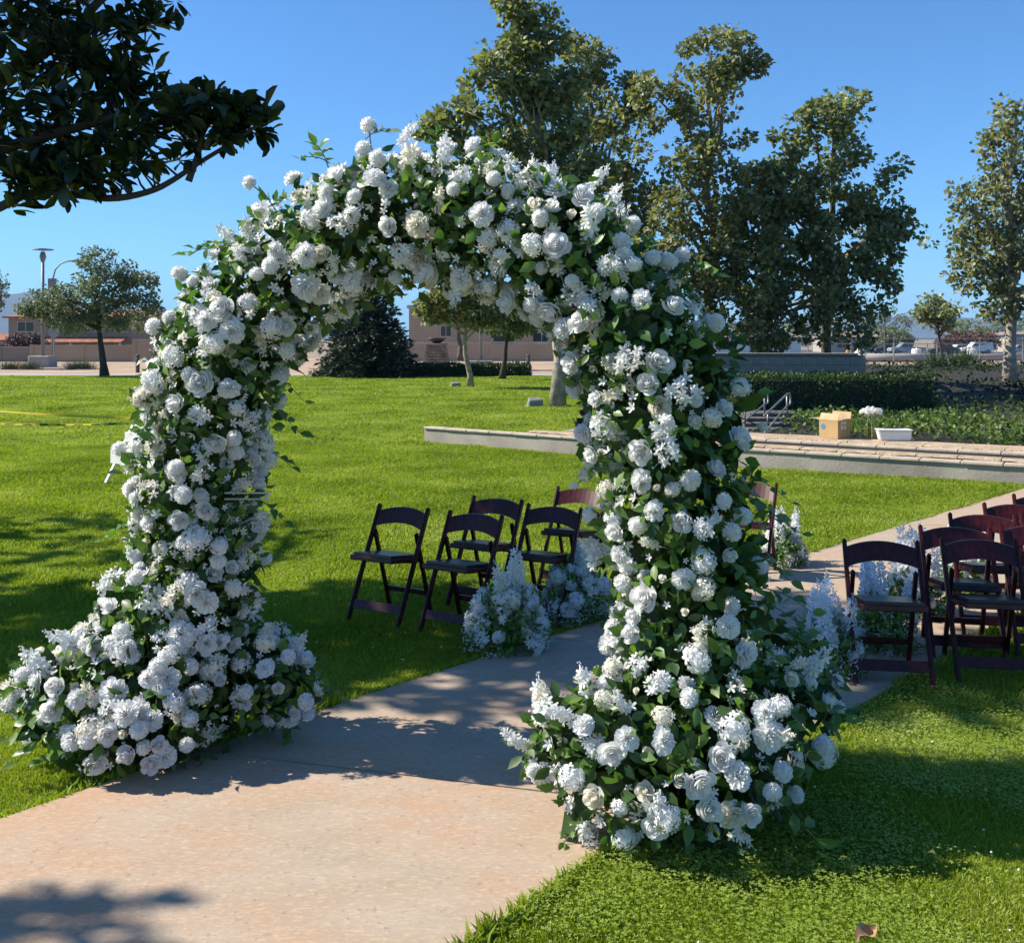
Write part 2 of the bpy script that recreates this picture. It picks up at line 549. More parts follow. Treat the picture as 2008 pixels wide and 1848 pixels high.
# ------------------------------------------------------------------ setting: path lines, terrace lines
PATH_DIR = Vector((0.69, 0.724, 0)).normalized()
PATH_N = Vector((PATH_DIR.y, -PATH_DIR.x, 0))       # towards the right-hand edge
LEFT_EDGE = [(-6.0, -1.2), (-1.97, 3.93), (-0.98, 5.06), (-0.16, 5.93), (0.66, 6.78), (2.46, 8.72), (6.3, 12.62), (14.0, 20.4)]
RIGHT_EDGE = [(-4.55, -2.3), (-0.95, 2.1), (-0.13, 3.14), (0.30, 3.66), (1.94, 5.35), (4.0, 7.45), (7.9, 11.4), (15.5, 19.0)]


def edge_x(E, y):
    ys = np.array([p[1] for p in E])
    xs = np.array([p[0] for p in E])
    return np.interp(y, ys, xs)


def on_path(x, y, grow=0.0):
    return (x > edge_x(LEFT_EDGE, y) - grow) & (x < edge_x(RIGHT_EDGE, y) + grow)


WALL_LINE = [Vector(p) for p in ((-1.6, 18.7, 0), (0.95, 16.75, 0), (3.6, 14.85, 0), (6.45, 13.05, 0), (7.2, 12.65, 0))]
_wx = np.array([p.x for p in WALL_LINE])
_wy = np.array([p.y for p in WALL_LINE])


def behind_wall(x, y):                    # signed distance behind the lowest terrace wall
    ex = np.concatenate(([-40.0], _wx, [40.0]))
    ey = np.concatenate(([13.0], [14.0 + 4.7], _wy[1:], [-6.0])) if False else np.concatenate(([26.0], _wy, [-8.0]))
    return (y - np.interp(x, ex, ey)) * 0.8


def sstep(a, b, x):
    t = np.clip((x - a) / (b - a), 0, 1)
    return t * t * (3 - 2 * t)


def lawn_z(x, y):
    s = behind_wall(x, y)
    return 0.2 * sstep(-0.3, 5.5, s) + 0.02 * np.sin(x * 0.5 + 1.0) * np.sin(y * 0.33) * sstep(9, 14, y)


def sheet(name, xs, ys, zfun, m, keep=None):
    X, Y = np.meshgrid(xs, ys)
    Z = zfun(X, Y)
    V = np.stack([X, Y, Z], -1).reshape(-1, 3)
    nx, ny = len(xs), len(ys)
    i = np.arange((nx - 1) * (ny - 1))
    r, c = i // (nx - 1), i % (nx - 1)
    a = r * nx + c
    T = np.stack([a, a + 1, a + nx + 1, a + nx], -1)
    if keep is not None:
        cx = V[T].mean(1)
        T = T[keep(cx[:, 0], cx[:, 1])]
    return link(name, np_mesh(name, V, T, m, True))


# ------------------------------------------------------------------ ground
o = sheet('ground', [-9000, -60, 60, 9000], [-80, 60, 130, 14000], lambda x, y: np.where(y > 100, -0.62, -0.12), M['ground'])
tag(o, kind='structure')
xs = np.concatenate([np.arange(-34, -10, 1.0), np.arange(-10, 14.1, 0.25), [16, 20, 26]])
ys = np.concatenate([np.arange(-6, 3, 0.5), np.arange(3, 22, 0.25), np.arange(22, 47.1, 1.0)])
o = sheet('lawn', xs, ys, lambda x, y: lawn_z(x, y) - 0.012, M['lawn'],
          keep=lambda x, y: ~((behind_wall(x, y) > 0.0) & (x > 0.9 + 0.1 * (y - 17))))
tag(o, kind='structure')
# dirt lot beyond the lawn, dropping towards the car park
o = sheet('dirt_lot', np.arange(-140, 141, 10.0), np.array([45.5, 50, 60, 75, 90, 110, 125]),
          lambda x, y: 0.17 - 0.67 * sstep(74, 112, y), M['dirt'])
tag(o, kind='structure')
o = sheet('car_park', np.arange(-20, 260, 20.0), np.array([124.0, 160, 220]), lambda x, y: -0.49 + 0 * x, M['asphalt'])
tag(o, kind='structure')
o = sheet('sidewalk', np.arange(-60, 8.1, 2.0), np.array([47.2, 49.4]), lambda x, y: 0.185 + 0 * x, M['walk'])
tag(o, kind='structure')
# planting bed behind the terraces
o = sheet('planting_bed', np.arange(-1, 60, 0.5), np.arange(12.0, 47, 0.5), lambda x, y: 0.19 + 0.05 * np.sin(x * 1.3) * np.sin(y * 1.1) + 0.5 * sstep(24, 38, y) * sstep(11, 14, x),
          M['mulch'], keep=lambda x, y: (behind_wall(x, y) > 1.2) & (x > 1.2 + 0.1 * (y - 17)))
tag(o, kind='structure')

# mountains far behind
def mountain(name, u0, u1, tops, d):
    n = len(tops)
    mb = MB()
    vs, fs = [], []
    for i, t in enumerate(tops):
        u = u0 + (u1 - u0) * i / (n - 1)
        p = W(u, t, d)
        vs += [(p.x * 0.93, d * 0.93 - 250, -1.0), (p.x * 0.97, d * 0.97, p.z * 0.55 + RNG.normal() * 6), (p.x, d, p.z), (p.x * 1.03, d + 500, -1.0)]
    for i in range(n - 1):
        for k in range(3):
            a = i * 4 + k
            fs.append((a, a + 4, a + 5, a + 1))
    mb.add(vs, fs)
    return tag(mb.build(name, M['mountain'], smooth=True), kind='structure')


prof = [612, 605, 596, 588, 580, 575, 570, 568, 567, 571, 576, 584, 592, 596, 604, 610, 616, 624, 628, 634, 636, 640, 646, 648, 650]
mountain('mountain', -420, 760, [p + 6 * math.sin(i * 2.3) for i, p in enumerate(prof)], 5200)
mountain('mountain', 1250, 2600, [645, 640, 634, 630, 634, 628, 622, 618, 622, 628, 624, 630, 636, 630, 620, 610, 606, 600], 5600)

# concrete path, slab by slab
path = tag(link('path', None), kind='structure')
JOINTS = [-9.0, -2.3, 1.35, 4.30, 6.02, 7.9, 9.9, 12.0, 14.3, 17.0, 20.5]        # where each joint crosses the middle of the path (y)


def path_mid(y):
    return 0.5 * (float(edge_x(LEFT_EDGE, y)) + float(edge_x(RIGHT_EDGE, y)))


def joint_ends(yj):
    xm = path_mid(yj)
    sl = -0.27
    def hit(E):
        lo, hi = yj - 3, yj + 3
        best, bd = yj, 1e9
        for y in np.linspace(lo, hi, 1201):
            e = float(edge_x(E, y))
            dd = abs(y - (yj + sl * (e - xm)))
            if dd < bd:
                best, bd = y, dd
        return best
    return hit(LEFT_EDGE), hit(RIGHT_EDGE)


ends = [joint_ends(y) for y in JOINTS]
for i in range(len(JOINTS) - 1):
    (l0, r0), (l1, r1) = ends[i], ends[i + 1]
    g = 0.005
    Ls = [(float(edge_x(LEFT_EDGE, y)), y) for y in np.linspace(l0 + g, l1 - g, 9)]
    Rs = [(float(edge_x(RIGHT_EDGE, y)), y) for y in np.linspace(r0 + g, r1 - g, 9)]
    n = 9
    vs = [(x, y, 0.012) for x, y in Ls] + [(x, y, 0.012) for x, y in Rs] + [(x, y, -0.09) for x, y in Ls] + [(x, y, -0.09) for x, y in Rs]
    fs = [(k, n + k, n + k + 1, k + 1) for k in range(n - 1)]
    fs += [(k, k + 1, 2 * n + k + 1, 2 * n + k) for k in range(n - 1)]
    fs += [(n + k + 1, n + k, 3 * n + k, 3 * n + k + 1) for k in range(n - 1)]
    fs += [(0, 2 * n, 3 * n, n), (n - 1, 2 * n - 1, 4 * n - 1, 3 * n - 1)]
    MB().add(vs, fs).build('slab', M['path'], path)

# ------------------------------------------------------------------ terraces with coping stones
def offset_line(line, off):
    out = []
    for i, p in enumerate(line):
        d = (line[min(i + 1, len(line) - 1)] - line[max(i - 1, 0)]).normalized()
        n = Vector((-d.y, d.x, 0))
        out.append(p + n * off)
    return out


def resample(line, step):
    pts, acc = [line[0].copy()], 0.0
    seg = []
    for a, b in zip(line[:-1], line[1:]):
        seg.append((a, b, (b - a).length))
    total = sum(s[2] for s in seg)
    n = max(1, round(total / step))
    out = []
    for k in range(n + 1):
        t = total * k / n
        for a, b, l in seg:
            if t <= l + 1e-6:
                out.append(a.lerp(b, min(1, t / l)))
                break
            t -= l
    return out


def smooth_line(line, it=2):
    for _ in range(it):
        q = [line[0]]
        for a, b in zip(line[:-1], line[1:]):
            q += [a.lerp(b, 0.25), a.lerp(b, 0.75)]
        q.append(line[-1])
        line = q
    return line


def strip_wall(line, th, z0, z1):
    mb = MB()
    back = offset_line(line, th)
    n = len(line)
    vs = [(p.x, p.y, z) for p in line for z in (z0, z1)] + [(p.x, p.y, z) for p in back for z in (z0, z1)]
    fs = []
    for i in range(n - 1):
        a, c = 2 * i, 2 * n + 2 * i
        fs += [(a, a + 2, a + 3, a + 1), (a + 1, a + 3, c + 3, c + 1), (c + 2, c, c + 1, c + 3), (a + 2, a, c, c + 2)]
    fs += [(0, 1, 2 * n + 1, 2 * n), (2 * n - 2, 4 * n - 2, 4 * n - 1, 2 * n - 1)]
    return mb.add(vs, fs)


def terrace(off, start, z0, ztop, rough, label, wide=0.17):
    line = smooth_line(offset_line(WALL_LINE, off))
    line = [p for p in resample(line, 0.2) if p.x >= start]
    t = thing('terrace_wall', label, 'wall', (line[len(line) // 2].x, line[len(line) // 2].y, 0), group='curved stepped terrace walls')
    base = t.location.copy()
    rel = [p - Vector((base.x, base.y, 0)) for p in line]
    cap = 0.055 if rough else 0.034
    strip_wall(rel, wide - .03, z0, ztop - cap - 0.004).build('wall_face', M['concrete'], t)
    pts = resample(rel, 0.52)
    for a, b in zip(pts[:-1], pts[1:]):
        d = (b - a).normalized()
        n = Vector((-d.y, d.x, 0))
        g = d * 0.006
        ov = 0.03 + random.uniform(-.004, .006)
        f0, f1, k0, k1 = a + g - n * ov, b - g - n * ov, a + g + n * wide, b - g + n * wide
        lo, hi = ztop - cap, ztop + random.uniform(-.003, .003)
        vs, fs = [], []
        mbk = MB()
        if rough:                         # rock-faced front edge
            k = 6
            for j in range(k):
                q = f0.lerp(f1, j / (k - 1))
                e = k0.lerp(k1, j / (k - 1))
                ro = random.uniform(0, .016)
                vs += [(q.x + n.x * .012, q.y + n.y * .012, lo), (q.x - n.x * ro, q.y - n.y * ro, lo + cap * .5 + random.uniform(-.01, .01)),
                       (q.x + n.x * .012, q.y + n.y * .012, hi + random.uniform(-.006, .002)), (e.x, e.y, hi), (e.x, e.y, lo)]
            for j in range(k - 1):
                for c in range(5):
                    fs.append((j * 5 + c, j * 5 + 5 + c, j * 5 + 5 + (c + 1) % 5, j * 5 + (c + 1) % 5))
            fs += [(4, 3, 2, 1, 0), tuple((k - 1) * 5 + c for c in range(5))]
            mbk.add(vs, fs).build('coping_stone', M['coping'], t)
        else:
            mbk.add([(p.x, p.y, z) for z in (lo, hi) for p in (f0, f1, k1, k0)],
                    [(0, 3, 2, 1), (4, 5, 6, 7), (0, 1, 5, 4), (1, 2, 6, 5), (2, 3, 7, 6), (3, 0, 4, 7)])
            mbk.build('coping_stone', M['coping_smooth'], t, bevel=0.006)
    return t


terrace(0.0, -1.7, -0.05, 0.255, False, 'lowest grey concrete terrace wall with flat pale coping, along the lawn edge')
terrace(0.24, 0.2, -0.05, 0.29, True, 'second terrace wall up from the lawn, with rough buff coping stones')
terrace(0.66, 1.6, 0.05, 0.335, False, 'third terrace wall with thin flat pale coping, between two rough-capped walls')
terrace(0.84, 1.8, 0.05, 0.36, True, 'topmost terrace wall with rough buff coping that the cardboard box stands on', 0.55)
st = smooth_line(offset_line(WALL_LINE, 0.30))
for k, (o0, z) in enumerate(((0.15, 0.12), (0.42, 0.16), (1.40, 0.20))):
    ln = [p for p in resample(smooth_line(offset_line(WALL_LINE, o0 + 0.01)), 0.3) if p.x > 0.9]
    tag(strip_wall(ln, (0.08, 0.23, 0.40)[k], -0.1, z).build('terrace_floor', M['concrete']), kind='structure')

# grass ------------------------------------------------------------------------------------
BL_V = [(-.09, 0, 0), (.09, 0, 0), (-.07, .55, .10), (.07, .55, .10), (0, 1, .42)]
BL_F = [(0, 1, 3), (0, 3, 2), (2, 3, 4)]
TUFT_V = [(-.16, 0, 0), (.16, 0, 0), (.02, 1, .25), (.02, 0, .14), (.3, 0, .2), (.42, .8, .1), (-.3, 0, .1), (-.05, 0, .2), (-.4, .85, .3)]
TUFT_F = [(0, 1, 2), (3, 4, 5), (6, 7, 8)]


def clear_of_things(x, y):
    k = ~on_path(x, y, -0.015)
    k &= ~((behind_wall(x, y) > -0.05) & (behind_wall(x, y) < 0.4) & (x > -1.65))
    k &= ~((behind_wall(x, y) > 0.0) & (x > 0.9 + 0.1 * (y - 17)))
    return k


def grass_points(y0, y1, density, half=0.70, right=True):
    xm = half * y1 + 0.4
    n = int(density * (y1 - y0) * 2 * xm)
    x = RNG.uniform(-xm, xm, n)
    y = RNG.uniform(y0, y1, n)
    k = (np.abs(x) < half * y + 0.3) & clear_of_things(x, y)
    x, y = x[k], y[k]
    return np.stack([x, y, lawn_z(x, y)], -1)


def blades(P, length, lean=0.45, tv=BL_V, tf=BL_F):
    n = len(P)
    D = RNG.normal(size=(n, 3)) * np.array([lean, lean, 0.15]) + np.array([0, 0, 1.0])
    N = RNG.normal(size=(n, 3)) * np.array([1, 1, 0.1])
    A, B, C = frames(D, N)
    patch = 0.8 + 0.35 * np.sin(P[:, 0] * 3.1 + np.sin(P[:, 1] * 2.3) * 2) * np.sin(P[:, 1] * 2.7)
    s = length * RNG.uniform(0.55, 1.25, n) * patch
    return scatter(tv, tf, P - np.array([0, 0, 0.012]), A, B, C, s)


parts = [blades(grass_points(2.5, 4.6, 36000), 0.029, 0.75), blades(grass_points(4.6, 7.2, 17000), 0.033, 0.6),
         blades(grass_points(7.2, 11.0, 6800), 0.040, tv=[(x * 1.5, y, z) for x, y, z in BL_V])]
gx = grass_points(11.0, 18.0, 2000)
parts.append(blades(gx, 0.042, tv=TUFT_V, tf=TUFT_F))
gx = grass_points(18.0, 30.0, 420)
parts.append(blades(gx, 0.04, tv=[(x * 2, y, z * 2) for x, y, z in TUFT_V], tf=TUFT_F))
gx = grass_points(30.0, 46.0, 160)
parts.append(blades(gx, 0.04, tv=[(x * 3.0, y, z * 3) for x, y, z in TUFT_V], tf=TUFT_F))
# edge blades hanging over the path
ey = RNG.uniform(2.6, 13, 16000)
side = RNG.random(len(ey)) < 0.5
ex = np.where(side, edge_x(LEFT_EDGE, ey) - np.abs(RNG.normal(size=len(ey))) * 0.03, edge_x(RIGHT_EDGE, ey) + np.abs(RNG.normal(size=len(ey))) * 0.03)
parts.append(blades(np.stack([ex, ey, 0 * ex + 0.006], -1), 0.062, 0.6))
V_, T_ = merge(parts)
tag(link('grass', np_mesh('grass', V_, T_, M['grass'])), kind='stuff')
# clover among the grass
CL_V, CL_F = [], []
for k in range(3):
    a = 2 * math.pi * k / 3
    c, s_ = math.cos(a), math.sin(a)
    b0 = len(CL_V)
    for px, py, pz in ((0, 0, 0), (.34, .45, .08), (.2, .9, .1), (-.2, .9, .1), (-.34, .45, .08)):
        CL_V.append((px * c - py * s_, px * s_ + py * c, pz))
    CL_F += [(b0, b0 + 1, b0 + 2), (b0, b0 + 2, b0 + 3), (b0, b0 + 3, b0 + 4)]
cp = np.concatenate([grass_points(2.6, 5.0, 10000), grass_points(5.0, 8.0, 5000)])
msk = np.sin(cp[:, 0] * 1.7 + 0.6) * np.sin(cp[:, 1] * 1.9 + cp[:, 0]) + RNG.normal(size=len(cp)) * 0.22 + 0.45 * np.sin(cp[:, 0] * 7.3 + cp[:, 1] * 2) * np.sin(cp[:, 1] * 6.1)
cp = cp[(msk > 0.12) & (cp[:, 0] > -0.3)]
cp[:, 2] += RNG.uniform(0.020, 0.038, len(cp))
Nn = RNG.normal(size=(len(cp), 3)) * np.array([.28, .28, 0]) + np.array([0, 0, 1.0])
A, B, C = frames(RNG.normal(size=(len(cp), 3)) * np.array([1, 1, .1]), Nn)
V_, T_ = scatter(CL_V, CL_F, cp, A, B, C, RNG.uniform(0.004, 0.008, len(cp)))
tag(link('clover', np_mesh('clover', V_, T_, M['clover'])), kind='stuff')
OCT_V = [(1, 0, 0), (-1, 0, 0), (0, 1, 0), (0, -1, 0), (0, 0, 1), (0, 0, -1)]
OCT_F = [(0, 2, 4), (2, 1, 4), (1, 3, 4), (3, 0, 4), (2, 0, 5), (1, 2, 5), (3, 1, 5), (0, 3, 5)]
fp = np.concatenate([grass_points(2.7, 7, 6), grass_points(7, 22, 5)])
fp[:, 2] += RNG.uniform(0.02, 0.05, len(fp))
A, B, C = frames(rand_dirs(len(fp)), rand_dirs(len(fp)))
V_, T_ = scatter(OCT_V, OCT_F, fp, A, B, C, RNG.uniform(0.004, 0.007, len(fp)))
tag(link('clover_blossom', np_mesh('clover_blossom', V_, T_, M['clover_flower'])), kind='stuff')


# ------------------------------------------------------------------ trees
def branch_path(a, b, sag=0.0, n=6, jit=0.06):
    a, b = Vector(a), Vector(b)
    L = (b - a).length
    out = []
    for i in range(n + 1):
        t = i / n
        p = a.lerp(b, t)
        p.z += sag * L * math.sin(math.pi * t)
        if 0 < i < n:
            p += Vector((random.gauss(0, 1), random.gauss(0, 1), random.gauss(0, .6))) * jit * L * 0.4
        out.append(p)
    return out


def crown_points(lobes, clumps, per, spread, flat=0.8):
    """lobes: (centre, radius xyz); clumps near the lobe surfaces, leaves round each clump"""
    vol = np.array([r[0] * r[2] + 0.05 for c, r in lobes])
    pick = RNG.choice(len(lobes), clumps, p=vol / vol.sum())
    C = []
    for k in pick:
        c, r = lobes[k]
        d = unit(RNG.normal(size=3))
        q = RNG.uniform(0.35, 1.0) ** 0.5
        C.append(np.array(c) + d * np.array(r) * q)
    C = np.array(C)
    n = RNG.integers(int(per * 0.5), int(per * 1.5), clumps)
    idx = np.repeat(np.arange(clumps), n)
    sp = spread * RNG.uniform(0.6, 1.3, clumps)
    off = rand_dirs(len(idx)) * (RNG.random((len(idx), 1)) ** 0.42) * 1.55 * sp[idx, None] * np.array([1, 1, flat])
    return C, C[idx] + off, off


def tree(name, label, base, trunk_top, trunk_r, lobes, clumps, per, spread, leaf, m_leaf, m_bark, group=None, limbs=14, tv=SYC_V, tf=SYC_F, droop=0.2,
         cat='tree', fork=0.35, lean=0.0):
    base = Vector(base)
    t = thing(name, label, cat, base, group=group)
    lo = [(np.array(c) - np.array(base), r) for c, r in lobes]
    C, P, off = crown_points(lo, int(clumps * 1.9), per * 0.50, spread * 0.68)
    D = unit(off) + RNG.normal(size=P.shape) * 0.6 + np.array([0, 0, -droop])
    N = RNG.normal(size=P.shape) * 0.7 + np.array([0, 0, 0.8])
    A, B, Cc = frames(D, N)
    V, T = scatter(tv, tf, P, A, B, Cc, leaf * RNG.uniform(0.7, 1.3, len(P)))
    link('crown', np_mesh('crown', V, T, m_leaf), t)
    mb = MB()
    top = Vector(trunk_top) - base
    tp = branch_path((0, 0, 0), top, n=8, jit=0.02)
    mb.tube(tp, [trunk_r * (1.35 if i == 0 else 1 - 0.8 * i / 8) for i in range(9)], 10)
    mb.build('trunk', m_bark, t, smooth=True)
    lm = MB()
    sel = RNG.choice(len(C), min(limbs, len(C)), replace=False)
    for k in sel:
        c = Vector(C[k])
        f = min(0.95, max(fork, (c.z / max(top.z, 0.1)) * 0.75))
        i = min(7, int(f * 8))
        a = tp[i].lerp(tp[i + 1], f * 8 - i)
        r0 = trunk_r * (1 - 0.65 * f) * 0.66
        lm.tube(branch_path(a, c, 0.08, 5), [max(0.006, r0 * (1 - 0.85 * j / 5)) for j in range(6)], 6)
    if limbs:
        lm.build('limb', m_bark, t, smooth=True)
    return t


def L_(d, *rows, k=0.9):
    """lobes surveyed as (u, v, ru, rv) at distance d"""
    out = []
    for row in rows:
        u, v, ru, rv = row[:4]
        dd = d + (row[4] if len(row) > 4 else 0)
        p = W(u, v, dd)
        out.append((tuple(p), (ru * dd / F, max(ru, rv) * dd / F * k, rv * dd / F)))
    return out


SG = 'tall sycamores behind the arch'
b = G(1093, 797, 0.2)
tree('sycamore_tree', 'tallest sycamore, its top cut by the picture edge, above the middle of the arch', b, W(1055, 60, 25.6), 0.17,
     L_(25.5, (1045, 60, 48, 60), (1010, 15, 38, 35), (1005, 130, 75, 50), (1075, 150, 70, 75), (950, 190, 65, 40), (890, 235, 55, 28), (1050, 250, 95, 70),
        (960, 285, 70, 40), (1110, 330, 85, 70), (850, 255, 25, 16), (1080, 420, 95, 80), (1100, 510, 85, 60)),
     150, 100, 0.30, 0.15, M['syc'], M['bark_pale'], SG, 22)
tree('sycamore_tree', 'dense olive-brown sycamore with a blunt top, right of the tallest one', G(1175, 770, 0.2), W(1155, 90, 30.5), 0.18,
     L_(30.5, (1150, 125, 48, 55), (1130, 75, 26, 28), (1160, 200, 65, 75), (1190, 300, 85, 80), (1150, 400, 90, 80), (1200, 480, 90, 90), (1180, 580, 90, 80), (1260, 400, 60, 80), (1280, 560, 70, 80), (1240, 190, 30, 40)),
     120, 110, 0.34, 0.15, M['syc_brown'], M['bark_grey'], SG, 14)
tree('sycamore_tree', 'sycamore with a round topped narrow leader and bare pale branches, upper right of the arch', G(1385, 766, 0.2), W(1395, 100, 28.5), 0.18,
     L_(28.5, (1405, 105, 68, 45), (1450, 120, 42, 34), (1390, 185, 72, 60), (1300, 215, 55, 45), (1260, 180, 38, 34), (1250, 260, 55, 55), (1350, 300, 85, 60),
        (1420, 255, 60, 50), (1330, 400, 70, 60), (1430, 370, 70, 60), (1290, 480, 80, 70), (1400, 500, 100, 80), (1350, 600, 110, 60), (1470, 440, 60, 80), (1470, 540, 70, 80), (1450, 610, 90, 60), (1290, 620, 80, 60)),
     150, 95, 0.32, 0.15, M['syc_brown'], M['bark_pale'], SG, 34)
tree('sycamore_tree', 'broad dark green sycamore hanging low over the block wall', G(1610, 760, 0.2), W(1640, 220, 29.5), 0.19,
     L_(29.5, (1645, 220, 50, 40), (1600, 235, 40, 35), (1670, 200, 26, 26), (1630, 300, 60, 60), (1535, 290, 32, 50), (1535, 380, 75, 70), (1640, 390, 75, 60),
        (1735, 340, 34, 34), (1720, 395, 50, 50), (1560, 470, 100, 70), (1670, 480, 105, 70), (1755, 450, 34, 34), (1590, 570, 110, 60), (1690, 570, 78, 55),
        (1500, 350, 45, 55), (1485, 430, 60, 70), (1540, 630, 90, 45), (1640, 640, 80, 40), (1500, 560, 70, 70), (1720, 520, 50, 50), (1480, 660, 60, 40)),
     190, 110, 0.33, 0.15, M['syc'], M['bark_grey'], SG, 20)
tree('sycamore_tree', 'airy sycamore with a pale trunk at the far right edge, on the dark bank', W(1981, 757, 33.0), W(1978, 230, 33), 0.20,
     L_(33, (1975, 225, 48, 34), (1990, 290, 55, 45), (1950, 290, 30, 30), (1985, 370, 70, 60), (1895, 385, 48, 28), (1930, 440, 60, 40), (1848, 478, 34, 18), (1950, 490, 80, 45),
        (2010, 560, 60, 60), (1900, 535, 65, 34), (1880, 600, 36, 22), (1950, 600, 60, 30), (2050, 420, 70, 100), (1870, 420, 25, 15)),
     150, 60, 0.36, 0.15, M['syc_brown'], M['bark_pale'], SG, 44)
tree('young_tree', 'thin dark sapling standing between the block wall and the right-hand sycamore', W(1852, 722, 48), W(1832, 590, 48), 0.07,
     L_(48, (1830, 595, 26, 14), (1850, 610, 30, 12), (1810, 610, 18, 12), (1845, 635, 24, 10), (1825, 625, 20, 12)), 45, 34, 0.30, 0.16, M['syc'], M['bark_dark'],
     None, 26)
# through and left of the arch
tree('young_tree', 'slim pale-trunked young tree leaning left, seen through the arch', G(922, 757, 0.2), W(903, 580, 35), 0.115,
     L_(35.2, (880, 590, 60, 40), (850, 605, 40, 28), (930, 600, 60, 40), (905, 560, 60, 30), (960, 620, 30, 20)), 60, 75, 0.30, 0.15, M['syc_brown'], M['bark_pale'], 'young trees seen through the arch', 10)
tree('young_tree', 'dark forked young tree behind the low hedge, right in the arch opening', G(985, 743, 0.2), W(1000, 590, 42), 0.13,
     L_(42, (985, 610, 50, 35), (1020, 620, 45, 30), (1010, 640, 40, 18), (960, 605, 30, 20)), 55, 70, 0.34, 0.16, M['syc'], M['bark_dark'], 'young trees seen through the arch', 10)
tree('young_tree', 'brown-trunked tree beside the stone pedestal, farthest in the arch opening', W(902, 706, 56), W(896, 590, 56), 0.16,
     L_(56, (880, 600, 45, 35), (915, 605, 45, 30), (850, 615, 25, 18)), 45, 60, 0.42, 0.18, M['syc_brown'], M['bark_grey'], 'young trees seen through the arch', 8)
tree('street_tree', 'round grey-green tree with a dark bent trunk on the left lawn edge', G(205, 737, 0.2), W(185, 560, 46), 0.17,
     L_(46, (190, 515, 36, 32), (222, 545, 46, 36), (185, 575, 62, 36), (140, 595, 70, 40), (85, 590, 45, 26), (275, 565, 38, 32), (240, 610, 70, 36), (70, 612, 32, 16),
        (160, 630, 70, 22), (290, 600, 26, 26)), 130, 110, 0.32, 0.13, M['olive'], M['bark_dark'], 'grey-green street trees', 14, tv=DIAM_V, tf=DIAM_F)
tree('street_tree', 'grey-green tree cut by the left picture edge, beyond the lawn', W(-70, 730, 58), W(-60, 560, 58), 0.18,
     L_(58, (-50, 560, 55, 50), (-20, 590, 36, 34), (-60, 610, 50, 30)), 70, 90, 0.42, 0.15, M['olive'], M['bark_dark'], 'grey-green street trees', 8, tv=DIAM_V, tf=DIAM_F)
tree('street_tree', 'small twin-trunked tree by the tan wall, behind the dark bent trunk', W(303, 706, 72), W(310, 610, 72), 0.16,
     L_(72, (300, 630, 42, 22), (330, 640, 30, 18)), 36, 60, 0.5, 0.17, M['olive'], M['bark_grey'], 'grey-green street trees', 10, tv=DIAM_V, tf=DIAM_F)
tree('plum_bush', 'round dark purple bush in front of the grey house', W(48, 688, 84), W(48, 664, 84), 0.10,
     L_(84, (48, 668, 30, 15), (60, 674, 24, 12)), 34, 70, 0.42, 0.18, M['plum'], M['bark_dark'], None, 4, cat='bush', tv=DIAM_V, tf=DIAM_F)


def spruce(base, h, rad):
    t = thing('spruce_tree', 'wide dark blue-green spruce, seen through the left of the arch', 'tree', base)
    MB().tube([(0, 0, 0), (0, 0, h * 0.8)], [0.14, 0.02], 8).build('trunk', M['bark_dark'], t)
    parts = []
    for k in range(210):
        z = 0.10 + (h - 0.25) * (k / 210) ** 1.25
        r = rad * (1 - z / h) ** 0.75 * random.uniform(0.75, 1.08)
        a = k * 2.399963 + random.uniform(-.3, .3)
        n = max(34, int(150 * r / rad))
        tt = RNG.uniform(0.03, 1, n) ** 0.8
        wd = 0.10 + 0.22 * r * tt * (1 - tt * 0.6) * 0.7
        sid = RNG.normal(size=n) * wd * 0.55
        P = np.stack([np.cos(a) * r * tt - np.sin(a) * sid, np.sin(a) * r * tt + np.cos(a) * sid,
                      z + 0.10 * tt * r * 0.4 - 0.22 * r * tt * tt + RNG.normal(size=n) * 0.05], -1)
        D = np.stack([np.cos(a) + RNG.normal(size=n) * .5, np.sin(a) + RNG.normal(size=n) * .5, RNG.normal(size=n) * 0.4 + .1], -1)
        A, B, C = frames(D, RNG.normal(size=(n, 3)) * .5 + np.array([0, 0, 1.]))
        parts.append(scatter([(0, 0, 0), (.22, .5, 0), (0, 1, 0), (-.22, .5, 0)], DIAM_F, P, A, B, C, RNG.uniform(.16, .32, n)))
    V, T = merge(parts)
    link('crown', np_mesh('crown', V, T, M['spruce']), t)


spruce(G(722, 737, 0.2), 4.9, 2.95)

# ------------------------------------------------------------------ magnolia overhanging from the left
MAG_BASE = Vector((-6.6, 7.6, 0))
mag = thing('magnolia_tree', 'dark glossy magnolia reaching in over the lawn at the upper left', 'tree', MAG_BASE)
mb = MB()
mtr = [Vector((0, 0, 0)), Vector((.05, 0, .8)), Vector((.0, .05, 1.8)), Vector((.15, .05, 2.8)), Vector((.2, 0, 4.2)), Vector((.1, 0, 6.0))]
mb.tube(mtr, [.30, .24, .22, .19, .14, .06], 12).build('trunk', M['bark_grey'], mag, smooth=True)


def MW(u, v, d):
    return W(u, v, d) - MAG_BASE


limbs = []
